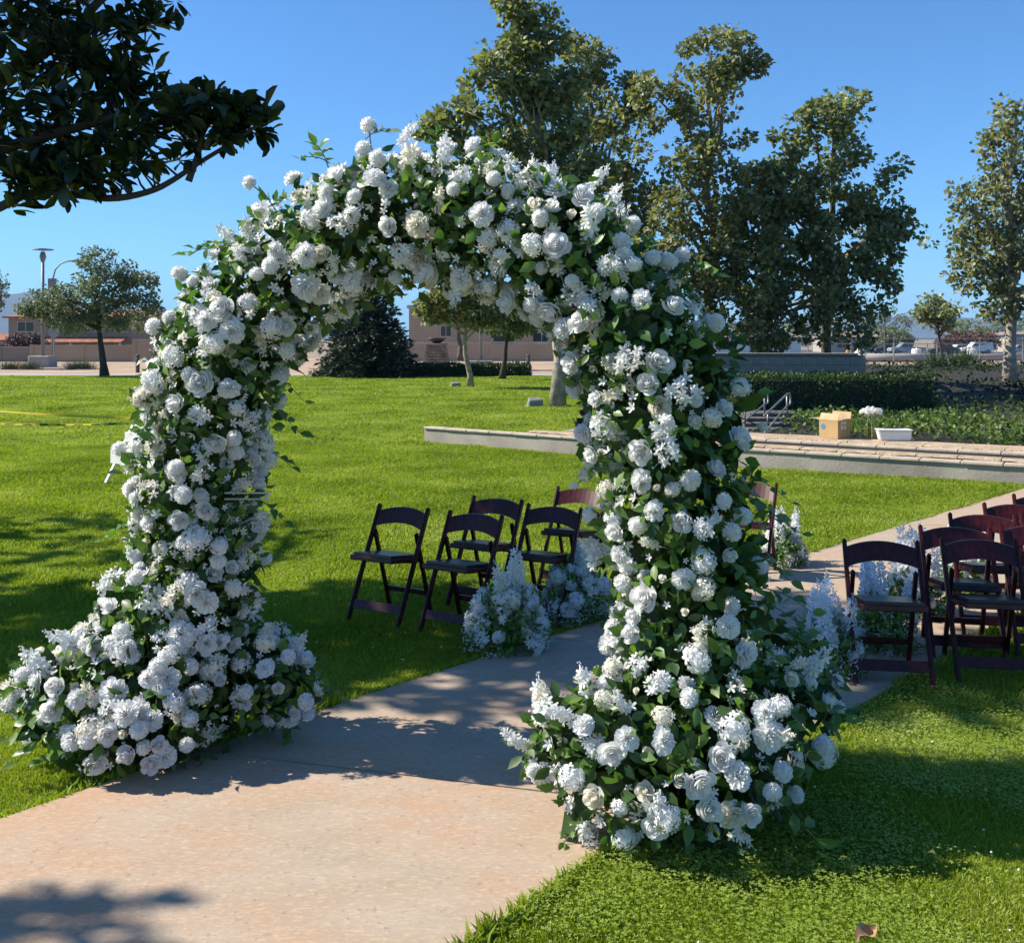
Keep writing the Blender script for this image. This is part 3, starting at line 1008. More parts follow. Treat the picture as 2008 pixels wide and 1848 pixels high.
# the low sweeping limb of the photograph, and the limbs above it
low = [Vector((.1, .05, 2.35)), MW(-160, 470, 7.3), MW(0, 408, 7.3), MW(60, 372, 7.25), MW(140, 380, 7.2), MW(220, 392, 7.15), MW(300, 375, 7.1), MW(345, 350, 7.05), MW(385, 322, 7.0), MW(455, 280, 7.0), MW(520, 235, 7.0)]
limbs.append((low, .040))
limbs.append(([MW(370, 355, 7.03), MW(390, 300, 7.0), MW(400, 250, 7.0), MW(440, 215, 7.0), MW(500, 200, 7.0)], .026))
limbs.append(([Vector((.15, .05, 2.9)), MW(-120, 330, 7.4), MW(40, 280, 7.4), MW(150, 250, 7.3), MW(260, 220, 7.2), MW(310, 190, 7.2)], .06))
limbs.append(([Vector((.18, .0, 3.4)), MW(-80, 180, 7.6), MW(60, 120, 7.6), MW(150, 60, 7.5), MW(200, -10, 7.5), MW(300, -60, 7.4)], .07))
limbs.append(([MW(150, 60, 7.5), MW(230, 40, 7.3), MW(320, 45, 7.2), MW(350, 20, 7.2)], .03))
limbs.append(([Vector((.18, .0, 3.9)), Vector((1.0, .3, 5.0)), Vector((2.2, .1, 5.6)), Vector((3.0, .2, 5.9))], .07))
limbs.append(([Vector((.15, .0, 3.6)), Vector((-.4, 1.6, 4.4)), Vector((-1.0, 3.2, 4.8))], .08))
lm = MB()
for pts, r in limbs:
    pts = [p.copy() for p in smooth_line(pts, 2)]
    n = len(pts)
    lm.tube(pts, [max(.008, r * (1 - .75 * i / (n - 1))) for i in range(n)], 7)
lm.build('limb', M['bark_dark'], mag, smooth=True)

# twig tips with rosettes of leaves; seen lobes first, then the crown outside the frame
mag_lobes = [(MW(u, v, d), (ru * d / F, ry, rv * d / F), n) for u, v, ru, rv, d, ry, n in (
    (60, 90, 120, 130, 7.4, .45, 54), (60, 260, 110, 110, 7.3, .40, 46), (210, 90, 85, 75, 7.3, .35, 26), (180, 230, 80, 60, 7.2, .3, 20), (240, 150, 70, 50, 7.3, .3, 14),
    (300, 20, 50, 30, 7.2, .3, 8), (270, 160, 60, 25, 7.2, .2, 6), (300, 180, 40, 20, 7.2, .2, 5), (300, 280, 70, 60, 7.0, .3, 22), (200, 320, 60, 40, 7.1, .25, 11), (90, 340, 80, 40, 7.2, .25, 20), (200, 348, 80, 28, 7.1, .2, 10),
    (410, 235, 75, 55, 7.0, .30, 30), (470, 240, 60, 42, 7.0, .25, 15), (505, 225, 32, 36, 7.0, .2, 6), (370, 215, 40, 30, 7.0, .2, 6), (30, 385, 40, 18, 7.2, .15, 4), (100, -40, 180, 60, 7.5, .5, 30),
    (345, 12, 14, 14, 7.2, .1, 2))]
hid = [((.9, -.2, 4.9), (2.4, 1.15, 1.6), 520), ((.6, -1.3, 5.2), (1.6, .5, 1.2), 120), ((.4, -.82, 7.2), (1.8, .72, .8), 260), ((-.6, .1, 5.2), (2.2, 1.1, 1.9), 240), ((1.4, -.3, 6.2), (1.6, 1.2, 1.0), 170), ((-2.5, 2.5, 4.6), (2.0, 1.5, 1.2), 200), ((-1.5, -.5, 4.6), (1.6, .8, 1.2), 110),
       ((-2.5, .5, 4.4), (1.6, 1.8, 1.3), 60), ((.2, .2, 3.3), (1.3, .9, .6), 40), ((.0, -.8, 3.9), (1.0, .6, .8), 16)]
mag_lobes += [(Vector(c), r, n) for c, r, n in hid]
tips, seen = [], []
for k, (c, r, n) in enumerate(mag_lobes):
    for _ in range(int(n * .82) if k < 19 else n):
        d = unit(RNG.normal(size=3)) * RNG.uniform(0.2, 1.0) ** 0.45
        tips.append(np.array(c) + d * np.array(r))
        seen.append(k < 19)
tips = np.array(tips)
seen = np.array(seen)
MP, MD, MS, MSEEN = [], [], [], []
for p, s in zip(tips, seen):
    ax = unit(np.array([0.55, -0.1, 0.45]) + RNG.normal(size=3) * 0.6)
    n = RNG.integers(8, 13)
    for j in range(n):
        a = j * 2.4 + RNG.uniform(-.3, .3)
        e1 = unit(np.cross(ax, [0.2, 0.3, 0.9]))
        e2 = np.cross(ax, e1)
        tilt = RNG.uniform(0.5, 1.35)
        d = ax * math.cos(tilt) + (e1 * math.cos(a) + e2 * math.sin(a)) * math.sin(tilt)
        d = d + np.array([0, 0, -0.18])
        MP.append(p + d * 0.02 - ax * RNG.uniform(0, 0.07))
        MD.append(d)
        MS.append(RNG.uniform(0.11, 0.185))
        MSEEN.append(s)
MP, MD, MS, MSEEN = np.array(MP), np.array(MD), np.array(MS), np.array(MSEEN)
MN = RNG.normal(size=MP.shape) * 0.35 + np.array([0, 0, 1.0])
A, B, C = frames(MD, MN)
wp = MP + np.array(MAG_BASE)
uu = wp[:, 0] / wp[:, 1] * F + CX
vv = HY - (wp[:, 2] - CAM_H) / wp[:, 1] * F
cand = np.where(MSEEN & (uu > 5) & (uu < 560) & (vv > 5) & (vv < 430))[0]
order = cand[np.argsort(-MS[cand] / wp[cand, 1])]
edge = cand[np.argsort(-(uu[cand] + vv[cand] * .6))][:170]       # the leaves that stand against the sky
single = list(dict.fromkeys(list(edge) + list(order)))[:300]
mask = np.ones(len(MP), bool)
mask[single] = False
V_, T_ = scatter(MAG_V, MAG_F, MP[mask], A[mask], B[mask], C[mask], MS[mask])
tag(link('foliage', np_mesh('foliage', V_, T_, M['magnolia_leaf'], True), mag), kind='stuff')
leaf_me = []
for k in range(3):
    tv = np.array(MAG_V) * np.array([1 + .1 * k, 1, 1 + .8 * k])
    leaf_me.append(np_mesh('magnolia_leaf', tv, np.array(MAG_F), M['magnolia_leaf'], True))
for i in single:
    o = link('leaf', leaf_me[i % 3], mag)
    mt = Matrix((A[i], B[i], C[i])).transposed().to_4x4()
    o.matrix_local = Matrix.Translation(MP[i]) @ mt @ Matrix.Scale(MS[i], 4)
tw = MB()                                                        # twigs carrying the rosettes back to the nearest limb
lp = np.array([tuple(q) for pts, r in limbs for q in smooth_line(pts, 2)])
for p in tips[seen][::2]:
    dd = np.linalg.norm(lp - p, axis=1)
    q = lp[dd.argmin()]
    if dd.min() < 0.9:
        tw.tube(branch_path(p, q, -0.05, 4), [.004, .005, .006, .008, .010], 5)
tag(tw.build('twig', M['bark_dark'], mag, smooth=True), kind='stuff')


# a second magnolia outside the frame: its branch throws the leaf shadows on the path at the lower left
def side_magnolia(base):
    t = thing('magnolia_tree', 'magnolia outside the picture at the left, whose branch shades the path corner', 'tree', base)
    MB().tube([(0, 0, 0), (.05, 0, 1.5), (.1, .05, 3.2), (.0, .1, 5.0)], [.2, .17, .13, .06], 10).build('trunk', M['bark_grey'], t, smooth=True)
    ends = [Vector((4.4, .42, 5.6)), Vector((3.7, .40, 5.0))]
    tb_ = MB()
    for e in ends:
        tb_.tube(branch_path((.1, .05, 3.2), e, .05, 6), [.05, .04, .03, .025, .02, .015, .01], 6)
    tb_.build('limb', M['bark_grey'], t, smooth=True)
    Pp, Dd = [], []
    spots = [(e, .28, 9) for e in ends] + [(Vector((.2, .3, 5.0)), 1.1, 60), (Vector((-.6, -.4, 5.6)), 1.0, 50), (Vector((3.0, .36, 4.7)), .22, 7)]
    for c_, r_, n_ in spots:
        for _ in range(n_):
            p = np.array(c_) + unit(RNG.normal(size=3)) * r_ * RNG.random() ** .4 * np.array([1.3, .7, .8])
            for j in range(10):
                d = unit(RNG.normal(size=3) + np.array([.3, 0, .2]))
                Pp.append(p)
                Dd.append(d)
    Pp, Dd = np.array(Pp), np.array(Dd)
    A_, B_, C_ = frames(Dd, RNG.normal(size=Pp.shape) * .35 + np.array([0, 0, 1.]))
    V, T = scatter(MAG_V, MAG_F, Pp, A_, B_, C_, RNG.uniform(.12, .19, len(Pp)))
    tag(link('foliage', np_mesh('foliage', V, T, M['magnolia_leaf'], True), t), kind='stuff')


side_magnolia(Vector((-12.15, 3.70, 0)))

# ------------------------------------------------------------------ blossoms (shared meshes)
def petal_ring(mb, n, phi0, w, r0, r1, z0, z1, droop=0.0, ruffle=0.0, na=5, nb=4, pw=1.5):
    for k in range(n):
        ph = phi0 + 2 * math.pi * k / n + random.uniform(-.12, .12)
        sc = random.uniform(.92, 1.08)
        vs, fs = [], []
        for j in range(nb):
            bb = j / (nb - 1)
            for i in range(na):
                a = -1 + 2 * i / (na - 1)
                rr = r0 + (r1 * sc - r0) * bb ** pw
                h = z0 + (z1 - z0) * bb - droop * bb ** 4
                edge = abs(a) ** 2.5 * bb
                h -= edge * 0.30 * abs(z1 - z0) + edge * .03
                rr *= 1 - 0.22 * edge
                if ruffle and j >= nb - 2:
                    rr += random.uniform(-ruffle, ruffle)
                    h += random.uniform(-ruffle, ruffle)
                aa = ph + a * w * (0.35 + 0.65 * math.sin(min(1, bb * 1.15 + .12) * math.pi * .5))
                vs.append((rr * math.cos(aa), rr * math.sin(aa), h))
        for j in range(nb - 1):
            for i in range(na - 1):
                q = j * na + i
                fs.append((q, q + 1, q + na + 1, q + na))
        mb.add(vs, fs)


def rose_mesh(m, open_=1.0):
    mb = MB()
    for k, (n, w, r1, z1, dr) in enumerate(((2, 1.4, .12, .80, 0), (3, 1.05, .26, .84, 0), (3, 1.0, .40, .80, 0), (4, .82, .56, .70, .02), (5, .70, .76, .50, .06), (5, .70, .96, .20, .14))):
        petal_ring(mb, n, random.random() * 6, w, .06 + .02 * k, r1 * (open_ if k > 1 else 1), -.10 - .05 * k, z1, dr, .022 * (k > 1), pw=.55)
    return mb.mesh('rose', m, smooth=True)


def carnation_mesh(m):
    mb = MB()
    for k, (n, r, z) in enumerate(((5, .20, .80), (6, .40, .76), (8, .62, .64), (9, .82, .44), (9, .98, .18), (8, 1.0, -.05))):
        petal_ring(mb, n, random.random() * 6, 2.6 / n + .12, .06, r, 0, z, .03, .07, na=6, nb=4, pw=1.2)
    return mb.mesh('carnation', m)


def pompom_mesh(m, n=170):
    mb = MB()
    mb.lathe([(.02, -.55), (.45, -.42), (.66, -.1), (.66, .2), (.46, .52), (.03, .68)], 10)
    for k in range(n):
        z = 1 - 1.75 * (k + .5) / n
        a = k * 2.399963
        s = math.sqrt(max(0, 1 - z * z))
        d = Vector((s * math.cos(a), s * math.sin(a), z))
        t = d.orthogonal().normalized()
        t = (Matrix.Rotation(random.random() * 6, 3, d) @ t)
        u = d.cross(t)
        w = .115
        L0, L1 = .55, random.uniform(.92, 1.04)
        q = [d * L0 - t * w * .6, d * L0 + t * w * .6, d * (L1 - .08) + t * w + u * .03, d * L1 + u * .07, d * (L1 - .08) - t * w + u * .03]
        mb.add(q, [(0, 1, 2), (0, 2, 3), (0, 3, 4)])
    return mb.mesh('pompom', m)


FLORET = []


def floret(mb, c, d, s, n=4, cup=.25):
    d = Vector(d).normalized()
    t = d.orthogonal().normalized()
    t = Matrix.Rotation(random.random() * 6, 3, d) @ t
    c = Vector(c)
    for k in range(n):
        q = Matrix.Rotation(2 * math.pi * k / n, 3, d) @ t
        p = d.cross(q)
        w = 2.2 / n
        mb.add([c, c + (q * .52 + p * .62 * w + d * cup * .3) * s, c + (q * 1.0 + p * .40 * w + d * cup) * s, c + (q * 1.0 - p * .40 * w + d * cup) * s,
                c + (q * .52 - p * .62 * w + d * cup * .3) * s], [(0, 1, 2), (0, 2, 3), (0, 3, 4)])


def hydrangea_mesh(m, n=52):
    mb = MB()
    lump = [(unit(RNG.normal(size=3)), random.uniform(-.22, .3)) for _ in range(5)]
    mb.lathe([(.02, -.35), (.45, -.3), (.62, -.05), (.60, .22), (.42, .44), (.03, .56)], 9)
    for k in range(n):
        z = 1 - 1.25 * (k + .5) / n
        a = k * 2.399963
        s = math.sqrt(max(0, 1 - z * z))
        d = Vector((s * math.cos(a), s * math.sin(a), z)) + Vector((random.gauss(0, .12), random.gauss(0, .12), random.gauss(0, .1)))
        d.normalize()
        sw = sum(g * max(0, d.dot(Vector(q))) ** 3 for q, g in lump)
        floret(mb, d * (random.uniform(.70, .98) + sw), d, random.uniform(.22, .34), random.choice((4, 4, 5)), .16)
    return mb.mesh('hydrangea', m)


def spray_mesh(m):
    """arching stem of open five-petalled blossoms ending in buds; unit length"""
    mb = MB()
    pts = [Vector((0, 0, 0)), Vector((0.02, 0, .3)), Vector((.06, 0, .6)), Vector((.14, 0, .85)), Vector((.26, 0, 1.05))]
    mb.tube([Vector((-.12, 0, -.6))] + pts, [.012, .012, .010, .009, .007, .004], 5)
    for k in range(17):
        t = .12 + .62 * k / 17
        i = min(3, int(t * 4))
        p = pts[i].lerp(pts[i + 1], t * 4 - i)
        a = k * 2.4
        d = Vector((math.cos(a), math.sin(a), random.uniform(.1, .7)))
        floret(mb, p + d * .09, d, random.uniform(.12, .16), 5, .3)
    for k in range(10):
        t = .74 + .26 * k / 10
        i = min(3, int(t * 4))
        p = pts[i].lerp(pts[i + 1], min(1, t * 4 - i))
        a = k * 2.4
        c = p + Vector((math.cos(a), math.sin(a), .5)) * .035
        r = .030 * (1.35 - t)
        mb.add([tuple(c + Vector(q) * r * 1.6) for q in OCT_V], OCT_F)
    return mb.mesh('flower_spray', m)


def cluster_mesh(m, n=16):
    """loose bunch of open blossoms on short stalks, no round outline"""
    mb = MB()
    for k in range(n):
        a = random.random() * 6.28
        rr = random.uniform(.1, 1.0) ** .7
        p = Vector((math.cos(a) * rr, math.sin(a) * rr * .75, random.uniform(.05, .75) * (1.15 - rr * .6)))
        d = Vector((p.x * .7, p.y * .7, .7)) + Vector((random.gauss(0, .3), random.gauss(0, .3), 0))
        floret(mb, p, d, random.uniform(.30, .44), 5, random.uniform(.1, .45))
        mb.tube([p, p * .2 + Vector((0, 0, -.5))], .012, 3, False)
    for k in range(7):
        p = Vector((random.gauss(0, .6), random.gauss(0, .5), random.uniform(.2, .9)))
        mb.add([tuple(p + Vector(q) * .09) for q in OCT_V], OCT_F)
        mb.tube([p, p * .2 + Vector((0, 0, -.5))], .012, 3, False)
    return mb.mesh('blossom_cluster', m)


def bud_mesh(m):
    mb = MB()
    petal_ring(mb, 3, 0, 1.2, .12, .30, -.3, .85)
    petal_ring(mb, 3, 1, 1.15, .15, .42, -.35, .70, .0, .02)
    petal_ring(mb, 3, 2, 1.0, .15, .55, -.4, .48, .0, .03)
    return mb.mesh('bud', m, smooth=True)


FL = {'r': [rose_mesh(M['petal']), rose_mesh(M['petal'], 1.08), rose_mesh(M['cream'], .95), rose_mesh(M['petal'], 1.0), rose_mesh(M['petal'], 1.05), rose_mesh(M['petal'], .85), rose_mesh(M['petal'], .92), rose_mesh(M['petal'], 1.12)],
      'c': [carnation_mesh(M['petal']), carnation_mesh(M['petal']), carnation_mesh(M['cream']), carnation_mesh(M['petal']), carnation_mesh(M['petal'])],
      'p': [pompom_mesh(M['petal']), pompom_mesh(M['petal'], 150)],
      'h': [hydrangea_mesh(M['petal']), hydrangea_mesh(M['petal'], 60), hydrangea_mesh(M['cream'], 50), hydrangea_mesh(M['petal'], 46), hydrangea_mesh(M['petal'], 56)],
      'l': [cluster_mesh(M['petal']), cluster_mesh(M['petal'], 20), cluster_mesh(M['cream'], 14), cluster_mesh(M['petal'], 12)],
      'o': [spray_mesh(M['petal']), spray_mesh(M['petal']), spray_mesh(M['cream'])],
      'b': [bud_mesh(M['petal']), bud_mesh(M['cream'])]}
FNAME = {'r': 'rose', 'c': 'carnation', 'p': 'pompom_flower', 'h': 'hydrangea', 'l': 'blossom_cluster', 'o': 'flower_spray', 'b': 'rose_bud'}


def place(parent, kind, pos, nrm, size, twist=None, mesh=None):
    o = link(FNAME[kind], mesh or random.choice(FL[kind]), parent)
    q = Vector(nrm).to_track_quat('Z', 'Y').to_matrix().to_4x4()
    o.matrix_local = Matrix.Translation(pos) @ q @ Matrix.Rotation(random.random() * 6.28 if twist is None else twist, 4, 'Z') @ Matrix.Diagonal((size * random.uniform(.88, 1.12), size * random.uniform(.88, 1.12), size * random.uniform(.85, 1.25), 1))
    return o


# leaf sprigs: stem with pairs of leaves (stem mesh + leaf meshes)
LEAF_ME = [np_mesh('sprig_leaf', np.array(LEAF_V) * np.array([w, 1, c]), np.array(LEAF_F), mm, True)
           for w, c, mm in ((1.0, 1.0, M['sprig_leaf']), (1.15, 1.8, M['sprig_leaf']), (.9, 2.4, M['sprig_leaf']), (.8, .6, M['sprig_leaf']))]
SAGE_ME = [np_mesh('sage_leaf', np.array(LEAF_V) * np.array([w, 1, 1.5]), np.array(LEAF_F), M['sage_leaf'], True) for w in (.9, 1.2)]


def sprig(parent, pos, direction, length, n, leaf, sage=False, droop=0.45):
    d = Vector(direction).normalized()
    side = d.cross(Vector((0, 0, 1)))
    if side.length < .1:
        side = Vector((1, 0, 0))
    side.normalize()
    pts = [Vector(pos) + d * (length * t) + Vector((0, 0, -droop * length * t * t)) for t in (-.25, 0, .25, .5, .75, 1)]
    mb = MB()
    mb.tube(pts, [.003, .0028, .0025, .002, .0017, .0012], 5)
    st = mb.build('leaf_sprig', M['stem'], parent)
    up = (side.cross(d).normalized() * .6 + Vector((0, -.9, .25))).normalized()
    for k in range(n):
        t = (k + 1) / n
        j = min(4, int(1 + t * 4))
        p = pts[j].lerp(pts[j + 1], min(1, 1 + t * 4 - j)) if j < 5 else pts[5]
        sg = 1 if k % 2 else -1
        ld = d * (1.0 if k == n - 1 else .45) + side * (0 if k == n - 1 else sg * .85) + Vector((random.gauss(0, .2), random.gauss(0, .2), random.gauss(-.1, .2)))
        ld.normalize()
        nn = (up + Vector((random.gauss(0, .35), random.gauss(0, .35), random.gauss(0, .35)))).normalized()
        a = ld.cross(nn).normalized()
        nn = a.cross(ld)
        o = link('leaf', random.choice(SAGE_ME if sage else LEAF_ME), st)
        o.matrix_local = Matrix.Translation(p) @ Matrix((a, ld, nn)).transposed().to_4x4() @ Matrix.Scale(leaf * random.uniform(.75, 1.2), 4)


# ------------------------------------------------------------------ the arch
ARCH_BASE = Vector((-0.40, 4.45, 0))
CL = [(350, 1500, 4.72), (362, 1400, 4.74), (372, 1250, 4.76), (384, 1100, 4.77), (386, 950, 4.77), (396, 830, 4.75), (430, 715, 4.73), (500, 590, 4.70), (615, 490, 4.63),
      (770, 430, 4.54), (930, 428, 4.44), (1080, 480, 4.35), (1195, 575, 4.28), (1258, 700, 4.22), (1298, 850, 4.18), (1325, 1000, 4.16), (1340, 1150, 4.14), (1350, 1300, 4.12), (1345, 1450, 4.10),
      (1340, 1560, 4.08)]
CLP = resample(smooth_line([W(*c) for c in CL], 2), 0.11)
BALLS = [(p, 0.258 + 0.02 * math.sin(i * 1.7)) for i, p in enumerate(CLP) if p.z > 0.12]
# the fuller feet
for u, v, d, r in ((310, 1345, 4.6, .27), (215, 1375, 4.54, .24), (140, 1375, 4.52, .20), (85, 1345, 4.57, .13), (290, 1425, 4.46, .22), (215, 1430, 4.42, .18), (365, 1380, 4.62, .24),
                   (430, 1355, 4.70, .22), (505, 1330, 4.77, .19), (560, 1345, 4.74, .14), (480, 1285, 4.82, .17), (235, 1290, 4.64, .20), (310, 1230, 4.72, .26),
                   (1335, 1455, 3.92, .29), (1240, 1465, 3.86, .25), (1150, 1455, 3.88, .19), (1085, 1450, 3.92, .12), (1205, 1530, 3.80, .18), (1320, 1540, 3.76, .20), (1425, 1530, 3.80, .20),
                   (1435, 1425, 3.92, .25), (1510, 1400, 4.02, .21), (1555, 1360, 4.1, .17), (1330, 1360, 4.02, .26), (1490, 1485, 3.92, .16), (1230, 1395, 4.0, .17), (1480, 1290, 4.18, .17), (1585, 1340, 4.14, .10), (1365, 690, 4.26, .15), (1385, 800, 4.24, .15), (1395, 920, 4.22, .16), (1410, 1050, 4.20, .17), (1435, 1180, 4.18, .17)):
    BALLS.append((W(u, v, d), r))
BC = np.array([tuple(b[0]) for b in BALLS])
BR = np.array([b[1] for b in BALLS])
EYE = np.array([0, 0, CAM_H])


def hit_balls(u, v, grow=0.0):
    p = np.array(tuple(W(u, v, 1.0))) - EYE
    d = p / np.linalg.norm(p)
    oc = BC - EYE
    tca = oc @ d
    d2 = (oc * oc).sum(1) - tca ** 2
    R2 = (BR + grow) ** 2
    ok = d2 < R2
    if ok.any():
        t = np.where(ok, tca - np.sqrt(np.maximum(R2 - d2, 0)), 1e9)
        k = t.argmin()
        pos = EYE + d * t[k]
    else:
        k = (d2 - R2).argmin()
        pos = EYE + d * tca[k]
    n = pos - BC[k]
    return pos, n / np.linalg.norm(n)


def ball_surface(n, depth=(0.9, 1.05), clear=0.9):
    """random points near the surface of the union of balls"""
    out, nr = [], []
    w = BR ** 2
    while len(out) < n:
        k = RNG.choice(len(BR), n, p=w / w.sum())
        d = rand_dirs(n)
        q = RNG.uniform(depth[0], depth[1], n)
        P = BC[k] + d * (BR[k] * q)[:, None]
        dist = np.linalg.norm(P[:, None, :] - BC[None], axis=2) / BR[None]
        ins = dist.min(1)
        ok = (ins > min(clear, depth[0] * .99)) & (P[:, 2] > 0.03)
        out += list(P[ok])
        nr += list(d[ok])
    return np.array(out[:n]), np.array(nr[:n])


arch = thing('floral_arch', 'tall arch covered in white artificial flowers and green leaves, standing across the path', 'wedding arch', ARCH_BASE)
AB = np.array(tuple(ARCH_BASE))
# the metal frame inside
fm = MB()
for off in (-.13, .13):
    pts = [p + Vector((0.02, off, 0)) - ARCH_BASE for p in CLP]
    pts[0].z = 0.0
    pts[-1].z = 0.0
    fm.tube(pts, .010, 6)
for p in CLP[2:-2:3]:
    fm.tube([p + Vector((.02, -.13, 0)) - ARCH_BASE, p + Vector((.02, .13, 0)) - ARCH_BASE], .006, 6)
rp, _ = hit_balls(520, 968, 0.0)
fm.build('metal_frame', M['frame_metal'], arch, smooth=True)
fm = MB()
for dv in (0, 12):
    a, b = W(440, 966 + dv, 4.57) - ARCH_BASE, W(528, 966 + dv, 4.66) - ARCH_BASE
    fm.tube([a, b], .004, 6)
fm.build('crossbar', M['frame_metal'], arch)

# dense leaf fill
P1, N1 = ball_surface(8200, (0.55, 1.04), 0.5)
P2, N2 = ball_surface(3600, (0.98, 1.19), 0.96)
P = np.concatenate([P1, P2]) - AB
N = np.concatenate([N1, N2])
D = N * 0.5 + RNG.normal(size=P.shape) * 0.75 + np.array([0, 0, -0.15])
A, B, C = frames(D, N + RNG.normal(size=P.shape) * 0.5)
V_, T_ = scatter(LEAF_V, LEAF_F, P, A, B, C, RNG.uniform(0.045, 0.085, len(P)))
tag(link('foliage', np_mesh('foliage', V_, T_, M['arch_leaf'], True), arch), kind='stuff')
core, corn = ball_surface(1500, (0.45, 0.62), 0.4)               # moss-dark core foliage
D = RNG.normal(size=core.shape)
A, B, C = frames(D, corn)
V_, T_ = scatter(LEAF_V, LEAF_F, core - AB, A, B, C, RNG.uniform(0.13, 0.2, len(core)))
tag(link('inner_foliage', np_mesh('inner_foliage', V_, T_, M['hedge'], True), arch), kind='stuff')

# flowers surveyed one by one: column, row, kind, width
SURVEY = '''723,247,p,36 713,292,p,34 740,312,p,38 489,358,p,32 795,262,o,60 660,345,r,54 512,412,r,46 575,352,c,44 760,443,r,50 820,440,c,56 695,385,p,36 690,422,p,36 640,375,c,44
660,447,h,70 600,500,c,58 632,496,r,48 530,520,p,36 504,537,p,32 353,537,p,36 378,552,p,28 735,350,c,50 880,292,r,52 930,288,p,46 838,312,b,34 905,345,h,58 968,350,p,34
1050,408,r,54 1060,428,p,42 1143,385,r,50 1167,418,p,46 1045,480,h,64 1090,480,r,54 1240,440,p,38 1220,474,p,38 1224,502,p,38 1280,505,p,36 1310,512,p,40 1338,500,p,34
945,420,c,60 815,505,r,72 840,530,r,70 790,500,h,66 980,495,h,62 1122,551,p,34 1215,580,p,36 1258,588,c,48 1320,600,r,46 1405,633,p,38 1078,610,r,52 1135,632,r,58 1105,645,c,56
1042,598,p,34 880,572,p,32 905,548,c,48 960,560,h,50 995,592,r,54 1170,350,o,60 1190,520,h,54 1215,525,o,60 1240,520,h,46 1230,700,h,72 1293,712,r,60 1345,722,b,46
435,605,r,50 405,628,c,48 300,640,p,36 333,622,p,30 455,650,c,50 560,640,r,52 677,607,p,36 562,686,p,34 545,740,p,32 690,560,h,60 600,560,c,66 650,520,h,50 370,735,p,32 392,750,r,66
340,700,h,60 300,745,h,56 283,775,o,80 345,790,r,44 425,670,h,60 465,800,h,40 450,762,c,46 553,785,b,30 235,880,p,34 420,868,r,48 460,858,p,34 463,886,p,36 345,915,p,36 400,925,h,52
505,950,r,38 500,902,r,32 360,970,p,38 402,1000,r,50 350,1020,r,42 385,1055,h,70 430,1072,h,50 428,1100,p,32 455,1112,r,30 520,1095,p,28 266,1132,p,38 345,1165,h,66 385,1165,r,46 405,1180,c,46
457,1150,p,34 310,1305,p,38 355,1242,c,58 405,1262,r,42 432,1258,r,36 330,1285,h,50 218,1392,h,66 248,1398,c,56 272,1431,p,40 210,1440,r,46 170,1452,p,38 187,1498,r,46 247,1478,r,50
312,1460,r,48 296,1500,r,46 100,1392,r,46 150,1372,c,44 45,1322,p,34 70,1300,o,90 108,1345,r,52 366,1460,p,32 565,1287,p,30 520,1262,h,46 600,1375,p,38 578,1400,r,30 430,1332,r,36
482,1356,p,30 384,1355,r,34 250,1270,p,40 135,1255,o,80 520,1310,c,40 545,1350,r,32 605,1400,p,26 340,1380,h,50 370,1410,h,44 290,1330,c,44
1118,712,r,50 1128,760,r,46 1168,782,r,42 1270,752,r,58 1340,765,h,84 1300,835,h,70 1255,888,r,54 1312,885,h,72 1258,942,c,52 1290,958,b,34 1355,942,p,44 1420,982,p,34 1362,828,r,42
1450,860,r,50 1490,835,b,40 1160,890,r,42 1145,850,c,44 1282,1002,c,48 1250,1030,p,40 1378,1035,h,60 1457,1012,p,38 1435,1042,p,42 1205,1042,r,52 1214,1088,c,42 1270,1062,o,60 1380,1100,h,66
1378,1155,h,66 1340,1135,c,48 1430,1088,r,42 1488,1108,p,38 1222,1142,p,38 1262,1172,r,58 1242,1208,r,38 1236,1242,r,46 1210,1255,b,42 1378,1232,h,52 1428,1228,c,48 1365,1292,h,76 1300,1335,h,54
1351,1367,p,42 1285,1350,h,64 1110,1400,o,90 1145,1422,c,52 1185,1372,h,52 1300,1405,h,52 1300,1452,c,58 1200,1477,r,58 1228,1447,c,50 1122,1522,h,60 1046,1510,p,34 1165,1562,r,58
1265,1550,r,50 1372,1537,r,64 1335,1527,r,42 1415,1487,r,56 1440,1432,h,80 1447,1522,c,58 1392,1587,r,56 1312,1602,h,74 1286,1620,r,52 1476,1597,r,42 1535,1512,p,42 1515,1552,p,40 1560,1556,p,36
1615,1460,p,38 1500,1397,c,58 1530,1437,o,90 1530,1385,h,56 1552,1332,r,38 1590,1342,r,36 1520,1292,h,58 1225,1642,h,52 1452,1642,h,56 1215,1582,h,44 1010,1455,o,80 1560,1300,o,60 1450,760,h,54 1420,800,r,44
1395,820,h,50 1195,720,o,60 1180,840,h,50 1150,930,r,44 1190,960,h,44 1170,1100,h,50 1160,1010,h,48 1200,1310,h,50 1215,1380,o,60 1130,950,b,34 1405,1010,h,44 1320,960,h,40'''
_tree_pos = []
